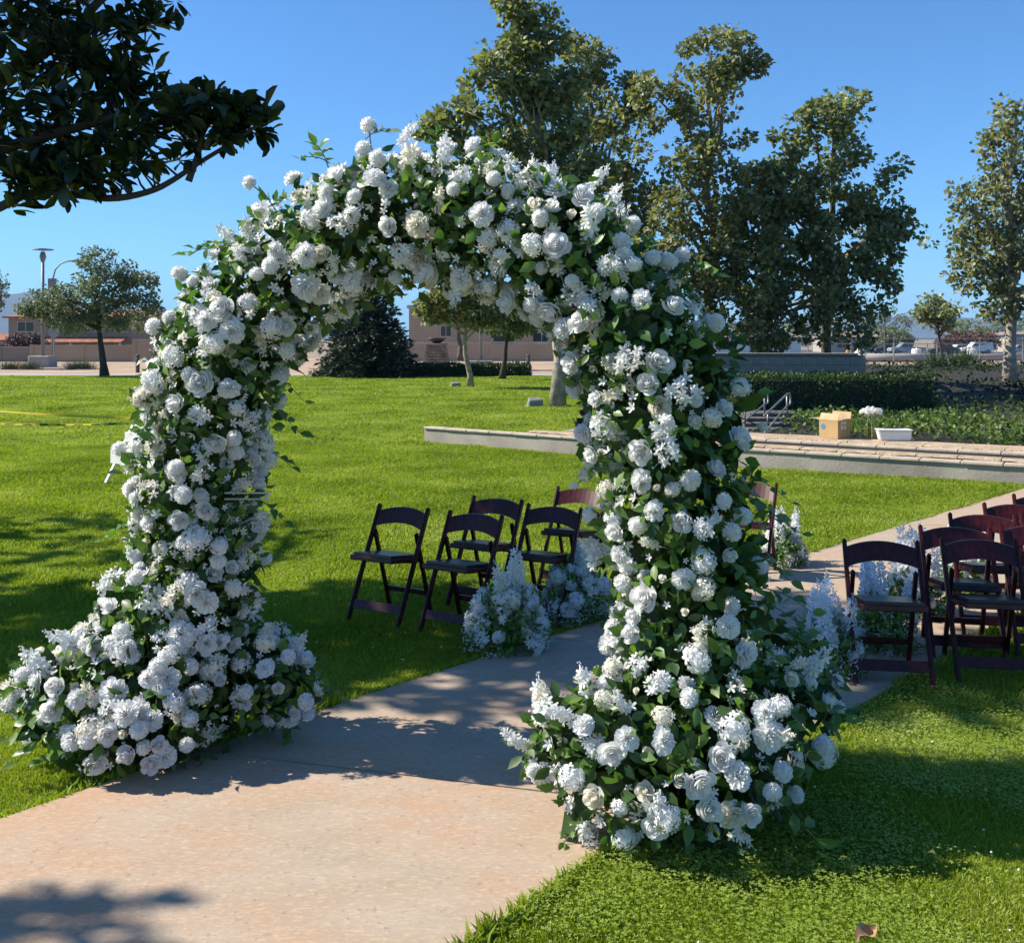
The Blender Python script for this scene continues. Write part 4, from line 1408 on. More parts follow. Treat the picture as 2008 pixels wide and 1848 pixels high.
for tok in SURVEY.split():
    u, v, k, w = tok.split(',')
    u, v, w = float(u), float(v), float(w)
    pos, n = hit_balls(u, v, 0.045)
    d = pos[1]
    size = w * d / F * 0.5 * (0.82 if k == 'h' else 0.98)
    if k == 'h' and random.random() < .45:
        k = 'l'
    if k == 'o':
        size = w * d / F
        dirn = Vector(n) * .5 + Vector((math.copysign(.5, n[0]), -.25, .45))
        pos = pos - np.array(dirn.normalized()) * size * .62
    else:
        dirn = Vector(n) + Vector((-.12, -.35, .15)) + Vector((random.gauss(0, .22), random.gauss(0, .22), random.gauss(0, .22)))
    place(arch, k, Vector(pos - AB), dirn, size)
    gap = np.linalg.norm(BC - pos, axis=1) - BR
    if gap.min() > 0.05:
        root_ = BC[gap.argmin()] - AB
        MB().tube(branch_path(Vector(pos - AB), root_, 0.05, 4), .0028, 5).build('stem', M['stem'], arch)
    _tree_pos.append(pos)
# and the rest of the cover
_tree_pos = np.array(_tree_pos)
cnt = {k: 0 for k in FL}
P, N = ball_surface(5000, (0.97, 1.14), 0.95)
kinds = ['h', 'l', 'l', 'l', 'c', 'c', 'r', 'r', 'p', 'b', 'b', 'o', 'o']
kept = list(_tree_pos)
added = 0
for p, n in zip(P, N):
    front = n[1] < 0.35
    if not front and RNG.random() < 0.45:
        continue
    # the shaded inner and right flank of the right column is mostly leaves
    if n[0] > 0.05 and p[0] > 0.35 and p[2] > 0.5 and RNG.random() < 0.85:
        continue
    k = random.choice(kinds)
    size = {'l': RNG.uniform(.030, .068), 'h': RNG.uniform(.036, .066), 'c': RNG.uniform(.038, .060), 'r': RNG.uniform(.034, .058), 'p': RNG.uniform(.028, .040), 'b': RNG.uniform(.024, .042), 'o': RNG.uniform(.12, .20)}[k]
    dd = np.linalg.norm(np.array(kept) - p, axis=1).min()
    need = 0.055 if p[0] < -0.95 else (0.058 if p[2] > 1.9 else 0.068)
    if dd < need or p[2] < 0.06:
        continue
    kept.append(p)
    place(arch, k, Vector(p - AB) - Vector(n) * (size * .45 if k == 'o' else 0), Vector(n) + Vector((0, 0, .9 if k == 'o' else .15)) + Vector(RNG.normal(size=3) * .25), size)
    added += 1
    if added > 600:
        break
# small single blossoms filling the gaps
fb = MB()
floret(fb, (0, 0, 0), (0, 0, 1), 1.0, 5, .45)
fv, ff = np.array(fb.v), np.array(fb.f)
P, N = ball_surface(1700, (1.0, 1.2), 0.97)
kp = ~((N[:, 0] > 0.05) & (P[:, 0] > 0.35) & (P[:, 2] > 0.5) & (RNG.random(len(P)) < .75)) & (P[:, 2] > .08)
P, N = P[kp], N[kp]
D = N + RNG.normal(size=P.shape) * .5
A, B, C = frames(D, rand_dirs(len(P)))
V_, T_ = scatter(fv, ff, P - AB, A, C, B, RNG.uniform(.012, .024, len(P)))
tag(link('filler_blossoms', np_mesh('filler_blossoms', V_, T_, M['petal']), arch), kind='stuff')

# loose leaf sprigs poking out
SPR = [(630, 285, 0, 60), (610, 300, -1, 40), (415, 465, -1, 60), (395, 480, -1, 50), (745, 250, 1, 40), (960, 280, .3, 50), (1370, 512, 1, 60), (1165, 550, 0, 60), (1150, 470, .6, 60), (860, 260, .1, 60), (835, 360, 0, 70),
       (1500, 930, 1, 90), (1520, 1000, .9, 90), (1480, 960, .8, 70), (1540, 1150, .9, 90), (1530, 1180, 1, 90), (1510, 1090, .8, 70), (1560, 1230, 1, 70), (1620, 1370, 1, 60), (1540, 1560, .3, 110), (1100, 1640, -.6, 100), (1120, 1620, -.9, 80),
       (1060, 1440, -.8, 70), (560, 740, .6, 70), (550, 800, .8, 70), (540, 880, .9, 60), (525, 980, .8, 60), (80, 1430, -1, 80), (60, 1400, -1, 70), (20, 1340, -1, 60), (120, 1450, -.8, 60), (630, 1330, 1, 70), (310, 1340, 0, 60), (570, 1430, .3, 60),
       (1330, 520, .6, 60), (1400, 700, .8, 80), (1440, 740, .8, 80), (1270, 980, 0, 60), (1200, 800, 0, 60), (240, 1020, -1, 60), (270, 900, -.6, 50), (480, 700, .4, 60), (380, 560, -.6, 60), (1180, 1660, -.2, 60), (1350, 640, .4, 60), (1480, 1240, .7, 70), (1440, 1100, .4, 70)]
for i, (u, v, dx, ln) in enumerate(SPR):
    pos, n = hit_balls(u, v, 0.02)
    L = ln * pos[1] / F * 1.25
    d = Vector(n) * .5 + Vector((dx * .8, -.25, .55 if v < 700 and abs(dx) < .7 else -.05))
    sprig(arch, Vector(pos - AB) - d.normalized() * L * .55, d, L, 6 if i % 3 else 7, RNG.uniform(.052, .075), sage=(i % 9 == 4))

# ------------------------------------------------------------------ wooden folding chairs
def make_chair():
    root = thing('folding_chair', 'x', 'chair')
    T, Z = 0.022, 0.715
    hw = 0.198

    def leg_y(z):                        # the long legs slope from the top of the back to the front feet
        return 0.165 - 0.365 * (1 - z / Z)
    for s in (-1, 1):
        mb = MB()
        mb.bar((s * hw, leg_y(0), 0), (s * hw, leg_y(Z), Z), T, 0.040)
        mb.build('long_leg', M['wood'], root, bevel=0.007, seg=2)
    for s in (-1, 1):
        mb = MB()
        mb.bar((s * (hw - .030), .235, 0), (s * (hw - .030), leg_y(.545) - .02, .56), T, 0.036)
        mb.build('short_leg', M['wood'], root, bevel=0.007, seg=2)
    # curved, arched back slat
    mb = MB()
    n = 10
    vs = []
    for i in range(n + 1):
        a = -1 + 2 * i / n
        x = a * (hw - .011)
        arch_ = .028 * (1 - a * a)
        bow = .030 * (1 - a * a)
        for z, dy in ((.575 + arch_, 0), (.675 + arch_, .012)):
            vs += [(x, leg_y(z) + bow - .008, z), (x, leg_y(z) + bow + .008, z)]
    fs = []
    for i in range(n):
        q, w = i * 4, i * 4 + 4
        fs += [(q, w, w + 2, q + 2), (q + 1, q + 3, w + 3, w + 1), (q + 2, w + 2, w + 3, q + 3), (q, q + 1, w + 1, w)]
    fs += [(0, 2, 3, 1), (n * 4, n * 4 + 1, n * 4 + 3, n * 4 + 2)]
    mb.add(vs, fs).build('backrest', M['wood'], root)
    # seat frame and pad
    sf = MB()
    zf = .395
    sf.box(-.166, .166, -.225, -.190, zf - .016, zf + .016)
    sf.box(-.166, .166, .120, .155, zf - .016, zf + .016)
    sf.box(-.166, -.136, -.190, .120, zf - .016, zf + .016)
    sf.box(.136, .166, -.190, .120, zf - .016, zf + .016)
    tilt = Matrix.Translation((0, -.03, zf)) @ Matrix.Rotation(R(-8.5), 4, 'X') @ Matrix.Translation((0, .03, -zf))
    sf.v = [tuple(tilt @ Vector(p)) for p in sf.v]
    sf.build('seat_frame', M['wood'], root, bevel=0.005)
    pad = MB().box(-.158, .158, -.215, .145, zf + .017, zf + .034)
    pad.v = [tuple(tilt @ Vector(p)) for p in pad.v]
    pad.build('seat_pad', M['vinyl'], root, bevel=0.012, seg=2)
    MB().bar((-hw + .011, leg_y(.10), .10), (hw - .011, leg_y(.10), .10), .058, .016, (0, .45, .9)).build('front_stretcher', M['wood'], root)
    MB().bar((-hw + .04, .212, .13), (hw - .04, .212, .13), .034, .016, (0, 0, 1)).build('rear_stretcher', M['wood'], root)
    MB().tube([(-hw + .01, leg_y(.37) + .03, .37), (hw - .01, leg_y(.37) + .03, .37)], .005, 6).build('pivot_rod', M['black'], root)
    return root


def copy_tree(o, parent=None):
    c = o.copy()
    COL.objects.link(c)
    if parent:
        c.parent = parent
    for ch in list(o.children):
        copy_tree(ch, c)
    return c


# centre of the front feet (x, y), turn, label
LT = math.atan2(-0.47, 0.88)
CH = [(-0.915, 6.65, LT, 'dark folding chair farthest left in front row, standing free of the flowers', 'chairs left of the path'),
      (-0.415, 6.38, LT, 'dark folding chair partly behind the tall flower cone left of the path', 'chairs left of the path'),
      (-.28, 7.02, LT, 'reddish folding chair in the second row, behind the two leftmost chairs', 'chairs left of the path'),
      (0.115, 6.66, LT, 'dark folding chair whose lower half is hidden between the two left flower cones', 'chairs left of the path'),
      (.36, 7.50, LT, 'red-backed folding chair in the left block, cut off by the right column of the arch', 'chairs left of the path'),
      (1.74, 7.85, LT, 'red folding chair peeping out just right of the arch column, on the sunny lawn', 'chairs left of the path'),
      (2.030, 5.43, -.16, 'nearest right-hand chair, dark, with blue-white flower spikes seen through it', 'chairs right of the path'),
      (2.600, 5.47, -.16, 'near dark chair cut by the right picture edge, beside the nearest right-hand chair', 'chairs right of the path'),
      (2.630, 5.86, -.16, 'dark red-brown chair in the second right-hand row, directly behind the front pair', 'chairs right of the path'),
      (3.140, 5.90, -.16, 'second-row right-hand chair cut by the picture edge, beside the red-brown one', 'chairs right of the path'),
      (3.000, 6.30, -.16, 'third-row right-hand chair, its back showing just above the second row', 'chairs right of the path'),
      (3.490, 6.34, -.16, 'third-row right-hand chair cut by the right picture edge', 'chairs right of the path'),
      (3.420, 6.72, -.16, 'fourth-row right-hand chair, only the left part of its back showing', 'chairs right of the path'),
      (3.820, 7.12, -.16, 'farthest right-hand chair, only a dark red corner at the picture edge', 'chairs right of the path')]
chair0 = make_chair()
for i, (x, y, rz, lab, grp) in enumerate(CH):
    c = chair0 if i == 0 else copy_tree(chair0)
    back = Vector((-math.sin(rz), math.cos(rz), 0)) * 0.215
    c.location = (x + back.x, y + back.y, 0.0)
    c.rotation_euler = (0, 0, rz + random.uniform(-.02, .02))
    tag(c, lab, 'chair', grp)

# ------------------------------------------------------------------ flower arrangements along the path
def spike_mesh(m):
    mb = MB()
    mb.tube([(0, 0, 0), (.01, 0, .5), (.0, .01, 1.0)], [.010, .008, .004], 5)
    for k in range(30):
        t = .22 + .70 * k / 30
        a = k * 2.4 + random.uniform(-.4, .4)
        s = .10 * (1.2 - t * .75) * random.uniform(.8, 1.2)
        d = Vector((math.cos(a), math.sin(a), random.uniform(.0, .5)))
        floret(mb, Vector((0, 0, t)) + d * s * random.uniform(.6, 1.1), d, s, 5, .35)
    for k in range(6):
        mb.add([tuple(Vector((math.cos(k * 2.4) * .015, math.sin(k * 2.4) * .015, .93 + .018 * k)) + Vector(q) * .015) for q in OCT_V], OCT_F)
    return mb.mesh('spike', m)


SPIKE = [spike_mesh(M['petal']), spike_mesh(M['blue_white']), spike_mesh(M['cream'])]
BREATH_OCT = np.array(OCT_V)


def arrangement(label, loc, h, wid, spikes, nfl, blue, breath=900, seed=0, name='flower_arrangement'):
    rnd = random.Random(seed)
    t = thing(name, label, 'flowers', loc, group='flower arrangements along the path')
    zc = h * 0.30
    # leaves and baby's breath cloud
    n = 1000
    d = rand_dirs(n)
    d[:, 2] = np.abs(d[:, 2])
    P = d * np.array([wid * .5, wid * .5, h * .52]) * RNG.uniform(.25, 1.1, (n, 1)) ** .6
    P[:, 2] = np.abs(P[:, 2]) + 0.02
    A, B, C = frames(d + RNG.normal(size=d.shape) * .7, d)
    V, T = scatter(LONG_V, LEAF_F, P, A, B, C, RNG.uniform(.03, .075, n))
    tag(link('foliage', np_mesh('foliage', V, T, M['sprig_leaf'], True), t), kind='stuff')
    d = rand_dirs(breath)
    d[:, 2] = np.abs(d[:, 2]) * .9
    k = RNG.integers(0, 26, breath)
    ctr = rand_dirs(26)
    ctr[:, 2] = np.abs(ctr[:, 2]) * .8
    P = ctr[k] * np.array([wid * .56, wid * .56, h * .48]) * RNG.uniform(.75, 1.05, (breath, 1)) + RNG.normal(size=(breath, 3)) * .028
    P[:, 2] = np.maximum(P[:, 2], .02)
    A, B, C = frames(rand_dirs(breath), rand_dirs(breath))
    V, T = scatter(OCT_V, OCT_F, P, A, B, C, RNG.uniform(.003, .0062, breath))
    tag(link('babys_breath', np_mesh('babys_breath', V, T, M['petal']), t), kind='stuff')
    for i in range(spikes):
        a = rnd.uniform(0, 6.28)
        o = link('flower_spike', SPIKE[1] if blue else SPIKE[0], t)
        a = i * 2.4 + rnd.uniform(-.4, .4)
        r = wid * rnd.uniform(.06, .40)
        tilt = rnd.uniform(.02, .34) * r / (wid * .4)
        sc = h * rnd.uniform(.62, .80)
        o.matrix_local = Matrix.Translation((r * math.cos(a), r * math.sin(a), h * .2)) @ Euler((-tilt * math.sin(a), tilt * math.cos(a), a)).to_matrix().to_4x4() @ Matrix.Scale(sc, 4)
    for i in range(nfl):
        a = rnd.uniform(0, 6.28)
        el = rnd.uniform(.05, 1.1)
        d = Vector((math.cos(a) * math.cos(el), math.sin(a) * math.cos(el), math.sin(el)))
        k = rnd.choice(['r', 'r', 'h', 'c', 'l', 'l', 'p'])
        s = {'r': .042, 'h': .060, 'c': .046, 'l': .058, 'p': .034}[k] * rnd.uniform(.85, 1.2)
        place(t, k, Vector((d.x * wid * .5, d.y * wid * .5, d.z * h * .5 + .03)), d + Vector((0, 0, .2)), s)
    return t


def cone_arrangement(label, loc, h, wid, seed):
    """tall cone: spikes gathered to a point on a wide foot"""
    t = arrangement(label, loc, h, wid, 0, 34, False, 1500, seed)
    rnd = random.Random(seed)
    for i in range(13):
        a = i * 2.4 + rnd.uniform(-.5, .5)
        r = wid * rnd.uniform(.28, .40) * (1 - i / 13) ** .7
        o = link('flower_spike', SPIKE[(0, 2, 2)[i % 3]], t)
        sc = h * (.27 + .24 * i / 13) * rnd.uniform(.85, 1.12)
        o.matrix_local = Matrix.Translation((r * math.cos(a), r * math.sin(a), h * (.12 + .24 * i / 13))) @ Euler((rnd.gauss(0, .26), rnd.gauss(0, .26), a)).to_matrix().to_4x4() @ Matrix.Scale(sc, 4)
    return t


cone_arrangement('tall cone of pale blue-white flowers beside the leftmost pair of chairs', G(995, 1270), .72, .44, 3)
cone_arrangement('cone of white flowers half hidden by the left edge of the right arch column', G(1130, 1212), .70, .44, 5)
arrangement('short white flower cluster in sun beside the path, just right of the arch column', G(1535, 1108), .52, .32, 5, 13, False, 900, 7)
arrangement('blue-white delphinium spikes on a dark leafy foot, left of the nearest right-hand chair', G(1612, 1318), .55, .42, 6, 12, True, 1100, 9)
arrangement('flower cluster seen through the back of the nearest right-hand chair', G(1728, 1270), .60, .40, 5, 12, True, 1000, 11)
arrangement('sunlit cream flower cluster behind the legs of the second right-hand row', G(1790, 1205), .62, .40, 5, 12, False, 1000, 13)
arrangement('far flower cluster glimpsed between the right-hand chair legs', G(1885, 1165), .55, .40, 4, 10, False, 900, 15)

# ------------------------------------------------------------------ things by the terraces
bx = W(1637, 862, 15.5)
bx.z = 0.363
t = thing('cardboard_box', 'open brown cardboard box with a blue mark, standing on the top terrace', 'box', bx, R(-55))
w, dp, hh = .17, .15, .27
mb = MB()
for (x0, x1, y0, y1) in ((-w, w, -dp, -dp + .008), (-w, w, dp - .008, dp), (-w, -w + .008, -dp + .008, dp - .008), (w - .008, w, -dp + .008, dp - .008)):
    mb.box(x0, x1, y0, y1, 0, hh)
mb.box(-w + .008, w - .008, -dp + .008, dp - .008, .002, .01)
mb.build('carton', M['cardboard'], t)
MB().bar((0, -dp - .002, hh), (0, -dp + .05, hh + .10), 2 * w, .006).build('flap', M['card_in'], t)
MB().bar((0, dp, hh), (0, dp + .02, hh + .12), 2 * w, .006).build('flap', M['card_in'], t)
MB().bar((-w - .002, 0, hh), (-w - .13, 0, hh + .02), 2 * dp, .006, (0, 1, 0)).build('flap', M['card_in'], t)
MB().bar((w + .002, 0, hh), (w + .10, 0, hh + .03), 2 * dp, .006, (0, 1, 0)).build('flap', M['card_in'], t)
mk = MB()
for k in range(8):
    a = k * math.pi / 4
    mk.bar((-.10 + .012 * math.cos(a), -dp - .003, .17 + .012 * math.sin(a)), (-.10 + .042 * math.cos(a), -dp - .003, .17 + .042 * math.sin(a)), .022, .003, (0, 0, 1) if abs(math.cos(a)) > .5 else (1, 0, 0))
mk.build('blue_mark', M['blue_print'], t)
mk = MB()
for k in range(2):
    for j in range(2):
        mk.box(w + .001, w + .004, -.08 + .07 * k, -.03 + .07 * k, .14 + .07 * j, .19 + .07 * j)
mk.build('handling_mark', M['white_print'], t)

fs_ = W(1708, 862, 15.3)
fs_.z = 0.363
t = thing('flower_stand', 'white flower ball on three thin gold legs, beside the cardboard box', 'flower stand', fs_)
for k in range(3):
    a = k * 2.094 + .4
    MB().tube([(.06 * math.cos(a), .06 * math.sin(a), 0), (.05 * math.cos(a), .05 * math.sin(a), .36)], .007, 6).build('leg', M['gold'], t)
MB().lathe([(.02, .356), (.075, .358), (.075, .366), (.02, .368)], 12).build('tray', M['gold'], t)
for k in range(22):
    a = k * 2.4
    rr = .13 * math.sqrt((k + .5) / 22)
    place(t, random.choice(['r', 'h', 'c']), Vector((rr * 1.1 * math.cos(a), rr * math.sin(a), .40 + .05 * (1 - rr / .13))), Vector((math.cos(a) * rr * 8, math.sin(a) * rr * 8, .8)), .042)

wb = W(1752, 866, 15.1)
wb.z = 0.363
t = thing('white_tub', 'low white tub lying on the terrace, right of the gold-legged flower stand', 'tub', wb, R(-6))
mb = MB()
mb.add([(-.20, -.09, 0), (.23, -.09, 0), (.23, .09, 0), (-.20, .09, 0), (-.235, -.11, .145), (.235, -.11, .145), (.235, .11, .145), (-.235, .11, .145)],
       [(0, 3, 2, 1), (4, 5, 6, 7), (0, 1, 5, 4), (1, 2, 6, 5), (2, 3, 7, 6), (3, 0, 4, 7)])
mb.build('tub_body', M['white_paint'], t, bevel=.012, seg=2)
MB().box(-.245, .245, -.12, .12, .147, .165).build('rim', M['white_paint'], t, bevel=.005)

# hedge, block wall, steps and handrails
def leafy_box(name, label, cat, x0, x1, y0, y1, z0, z1, n, leaf, m, parent=None, kind=None, rz=0, c=(0, 0, 0), core=True, rnd=.0):
    t = thing(name, label, cat, c, rz)
    if core:
        MB().box(x0 + .08, x1 - .08, y0 + .08, y1 - .08, z0, z1 - .08).build('core', M['hedge_core'], t)
    dx, dy, dz = x1 - x0, y1 - y0, z1 - z0
    areas = np.array([dx * dy * 1.3, dx * dz, dx * dz, dy * dz, dy * dz])
    f = RNG.choice(5, n, p=areas / areas.sum())
    u, v = RNG.random(n), RNG.random(n)
    P = np.zeros((n, 3))
    N = np.zeros((n, 3))
    for k, (fx, fy, fz, nn) in enumerate(((u, v, 1 + 0 * u, (0, 0, 1)), (u, 0 * u, v, (0, -1, 0)), (u, 1 + 0 * u, v, (0, 1, 0)), (0 * u, u, v, (-1, 0, 0)), (1 + 0 * u, u, v, (1, 0, 0)))):
        s = f == k
        P[s] = np.stack([x0 + dx * fx[s], y0 + dy * fy[s], z0 + dz * fz[s]], -1)
        N[s] = nn
    P += RNG.normal(size=P.shape) * .035 - N * .03 * RNG.random((n, 1))
    P[:, 2] += .03 * np.sin(P[:, 0] * 4) * (P[:, 2] > z1 - .12)
    D = N * .5 + RNG.normal(size=P.shape) * .7
    A, B, C = frames(D, N + RNG.normal(size=P.shape) * .4)
    V, T = scatter(DIAM_V, DIAM_F, P, A, B, C, leaf * RNG.uniform(.7, 1.3, n))
    link('foliage', np_mesh('foliage', V, T, m), t)
    return t


hA, hB = W(1445, 808, 22.0), W(1838, 800, 22.6)
hmid = (hA + hB) / 2
leafy_box('hedge', 'clipped dark green boxy hedge in front of the block wall', 'hedge', -(hB - hA).length / 2, (hB - hA).length / 2, 0, 1.6, 0.2, 1.02, 15000, .055, M['hedge'],
          c=(hmid.x, hmid.y, 0.0), rz=math.atan2(hB.y - hA.y, hB.x - hA.x))
leafy_box('hedge', 'low dark hedge behind the lawn, right of the spruce in the arch opening', 'hedge', -2.7, 2.4, -.4, .6, 0, .52, 6500, .09, M['hedge'], c=(-1.6, 46.2, .18))

bwA, bwB = W(1400, 735, 26.5), W(1698, 737, 26.0)
Lw = (bwB - bwA).length
bw = thing('block_wall', 'grey block wall with an end at its right, above the clipped hedge', 'wall', (bwA.x, bwA.y, .2), math.atan2(bwB.y - bwA.y, bwB.x - bwA.x))
MB().box(0.01, Lw - .01, .012, .30, 0, 1.245).build('mortar_core', M['mortar'], bw)
bl = [MB().box(0, .392, 0, .195, 0, .192).mesh('block', M['block'], bevel=.008), MB().box(0, .192, 0, .195, 0, .192).mesh('half_block', M['block'], bevel=.008)]
for r_ in range(6):
    x = -.0
    if r_ % 2:
        link('block', bl[1], bw, (0, random.uniform(-.004, .004), r_ * .2))
        x = .2
    while x < Lw - .38:
        link('block', bl[0], bw, (x, random.uniform(-.004, .004), r_ * .2))
        x += .4
    if Lw - x > .15:
        link('block', bl[1], bw, (Lw - .195, random.uniform(-.004, .004), r_ * .2))
x = 0
capm = MB().box(0, .594, -.03, .33, 0, .05).mesh('cap_block', M['block'], bevel=.006)
while x < Lw - .3:
    link('cap_block', capm, bw, (x, 0, 1.247))
    x += .6

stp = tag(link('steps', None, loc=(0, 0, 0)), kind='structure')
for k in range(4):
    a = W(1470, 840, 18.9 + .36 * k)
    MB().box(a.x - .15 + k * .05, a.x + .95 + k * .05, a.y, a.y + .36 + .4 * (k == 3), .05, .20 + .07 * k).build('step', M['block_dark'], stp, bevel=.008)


def handrail(label, u0, v0, u1, v1, d0, d1):
    a, b = W(u0, v0, d0), W(u1, v1, d1)
    t = thing('handrail', label, 'handrail', (a.x, a.y, .3), group='handrails beside the steps')
    o0 = Vector((a.x, a.y, .3))
    a, b = a - o0, b - o0
    e = (b - a)
    h = Vector((e.x, e.y, 0)).normalized()
    dn = Vector((0, 0, -.22))
    MB().tube([a - h * .05, a, b, b + h * .22, b + h * .27 + dn * .3, b + h * .27 + dn * .8, b + h * .22 + dn, b + dn], .019, 8).build('top_rail', M['steel'], t, smooth=True)
    MB().tube([a + dn * 1.4, b + dn * 1.0], .016, 8).build('mid_rail', M['steel'], t, smooth=True)
    for f in (0.12, .98):
        p = a.lerp(b, f)
        MB().tube([(p.x, p.y, 0 if f < .5 else .05), p], .018, 8).build('post', M['steel'], t, smooth=True)
    return t


handrail('left of two metal handrails, half hidden behind the arch column', 1455, 796, 1500, 770, 18.6, 20.2)
handrail('right of two metal handrails with a looped top end, in front of the hedge', 1500, 814, 1544, 772, 18.2, 19.8)

# ground cover on the beds
n = 52000
cu = RNG.uniform(3.4, 16, n)
cy = RNG.uniform(13, 24.5, n)
s = behind_wall(cu, cy)
lowbed = (s > 2.2)
sunny = (cu > 5.2) & (s < 4.6)
keep = lowbed & (sunny | (RNG.random(n) < .16)) & ~((cu < 5.1) & (cy > 17.6) & (cu > 3.6) & (cy < 20.6) & (cu < 4.9 + .1 * (cy - 18)))
cu, cy, s, sunny = cu[keep], cy[keep], s[keep], sunny[keep]
hgt = np.where(sunny, .33 + .14 * np.sin(cu * 2.3) * np.sin(cy * 1.7), .14)
P = np.stack([cu, cy, .2 + hgt * RNG.random(len(cu)) ** .5], -1)
D = RNG.normal(size=P.shape) + np.array([0, 0, .3])
A, B, C = frames(D, RNG.normal(size=P.shape) * .5 + np.array([0, 0, 1.]))
V_, T_ = scatter(DIAM_V, DIAM_F, P, A, B, C, RNG.uniform(.05, .10, len(P)))
tag(link('ground_cover', np_mesh('ground_cover', V_, T_, M['cover'])), kind='stuff')
n = 30000                                                        # low growth on the bank behind, leaf colour darkened for tree shade
cu = RNG.uniform(9, 24, n)
cy = RNG.uniform(24.5, 45, n)
zz = 0.19 + 0.5 * sstep(24, 38, cy) * sstep(11, 14, cu)
P = np.stack([cu, cy, zz + .22 * RNG.random(n)], -1)
k = RNG.random(n) < .3 + .4 * np.sin(cu * .9) * np.sin(cy * .7)
P = P[k]
D = RNG.normal(size=P.shape) + np.array([0, 0, .3])
A, B, C = frames(D, RNG.normal(size=P.shape) * .5 + np.array([0, 0, 1.]))
V_, T_ = scatter(DIAM_V, DIAM_F, P, A, B, C, RNG.uniform(.07, .15, len(P)))
tag(link('bank_growth', np_mesh('bank_growth', V_, T_, M['bank_leaf'])), kind='stuff')


def grass_clump(label, loc, r, h, m, n=160):
    t = thing('grass_clump', label, 'plant', loc, group='clumps of ornamental grass')
    P = RNG.normal(size=(n, 3)) * np.array([r * .3, r * .3, 0])
    D = P / max(r, .01) * 1.0 + RNG.normal(size=(n, 3)) * .25 + np.array([0, 0, 1.])
    A, B, C = frames(D, rand_dirs(n))
    V, T = scatter([(-.02, 0, 0), (.02, 0, 0), (0, 1, .2)], [(0, 1, 2)], P, A, B, C, h * RNG.uniform(.6, 1.2, n))
    link('blades', np_mesh('blades', V, T, m), t)


for u, v, lab in ((1830, 722, 'spiky grass clump left of the thin sapling'), (1875, 722, 'spiky grass clump right of the thin sapling'), (1895, 718, 'spiky grass clump nearest the right-hand sycamore')):
    p = W(u, v, 46)
    grass_clump(lab, p, .5, .95, M['hedge'])
for u, v, lab in ((20, 720, 'yellow grass mound at the left picture edge beyond the sidewalk'), (58, 722, 'yellow grass mound just left of the lamp base'), (148, 722, 'yellow grass mound just right of the lamp base'), (168, 723, 'yellow grass mound left of the dark bent trunk')):
    p = W(u, v, 58)
    p.z = .16
    grass_clump(lab, p, .9, .55, M['straw'], 420)

# ------------------------------------------------------------------ caution tape and barricade on the left lawn
bp = G(228, 953)
bar = thing('barricade', 'white A-frame barricade standing on the lawn, half hidden behind the left arch column', 'barricade', (bp.x + .34, bp.y + .15, 0), R(-38))
for sx in (-.42, .42):
    for sy in (-1, 1):
        MB().bar((sx + (-.06 if sx < 0 else .06), sy * .30, 0), (sx + .12 * (1 if sx < 0 else -1), sy * .02, .74), .045, .02).build('leg', M['white_paint'], bar)
MB().box(-.50, .50, -.215, -.195, .26, .40).build('plank', M['white_paint'], bar)
MB().box(-.36, .36, -.098, -.078, .54, .66).build('plank', M['white_paint'], bar)


def tape(label, a, b, sag, tw, marks):
    a, b = Vector(a), Vector(b)
    t = thing('caution_tape', label, 'tape', a, group='strands of caution tape')
    n = 60
    mb, mk = MB(), MB()
    prev = None
    for i in range(n + 1):
        f = i / n
        p = a.lerp(b, f) - a
        p.z -= sag * 4 * f * (1 - f)
        ang = .5 * math.sin(f * tw) + .9
        off = Vector((0, math.cos(ang), math.sin(ang))) * .017
        cur = (p - off, p + off)
        if prev:
            mb.add([prev[0], cur[0], cur[1], prev[1]], [(0, 1, 2, 3)])
            if marks and i % 4 < 2:
                e = Vector((0, -.003, .001))
                c0, c1 = (prev[0] + prev[1]) / 2, (cur[0] + cur[1]) / 2
                mk.add([c0.lerp(prev[0], .45) + e, c1.lerp(cur[0], .45) + e, c1.lerp(cur[1], .45) + e, c0.lerp(prev[1], .45) + e], [(0, 1, 2, 3)])
        prev = cur
    mb.build('ribbon', M['tape'], t)
    if marks:
        mk.build('lettering', M['black'], t)


tape('upper yellow caution tape strand, plain and taut, running left to the barricade', (bp.x + .2, bp.y + .05, .86), W(-260, 778, 12.6), .05, 9, False)
tape('lower yellow caution tape strand with black lettering, sagging left of the arch', (bp.x + .2, bp.y - .1, .80), W(-260, 812, 12.3), .06, 25, True)

# ------------------------------------------------------------------ small things on the lawn
def utility_box(label, loc, w, h):
    t = thing('utility_box', label, 'utility box', loc, R(20), group='small utility boxes on the lawn')
    MB().add([(-w, -w * .6, 0), (w, -w * .6, 0), (w, w * .6, 0), (-w, w * .6, 0), (-w, -w * .6, h * .6), (w, -w * .6, h * .75), (w * .8, w * .5, h), (-w * .6, w * .5, h)],
             [(0, 3, 2, 1), (4, 5, 6, 7), (0, 1, 5, 4), (1, 2, 6, 5), (2, 3, 7, 6), (3, 0, 4, 7)]).build('cover', M['util_green'], t, bevel=.02)
    MB().box(-w * 1.1, w * 1.1, -w * .7, w * .7, -.02, .02).build('base', M['concrete'], t)


utility_box('small grey-green utility box left of the slim pale trunk on the lawn', G(893, 757, .2), .17, .16)
utility_box('grey utility box on the lawn nearest the right arch column', G(1048, 797, .2), .19, .24)

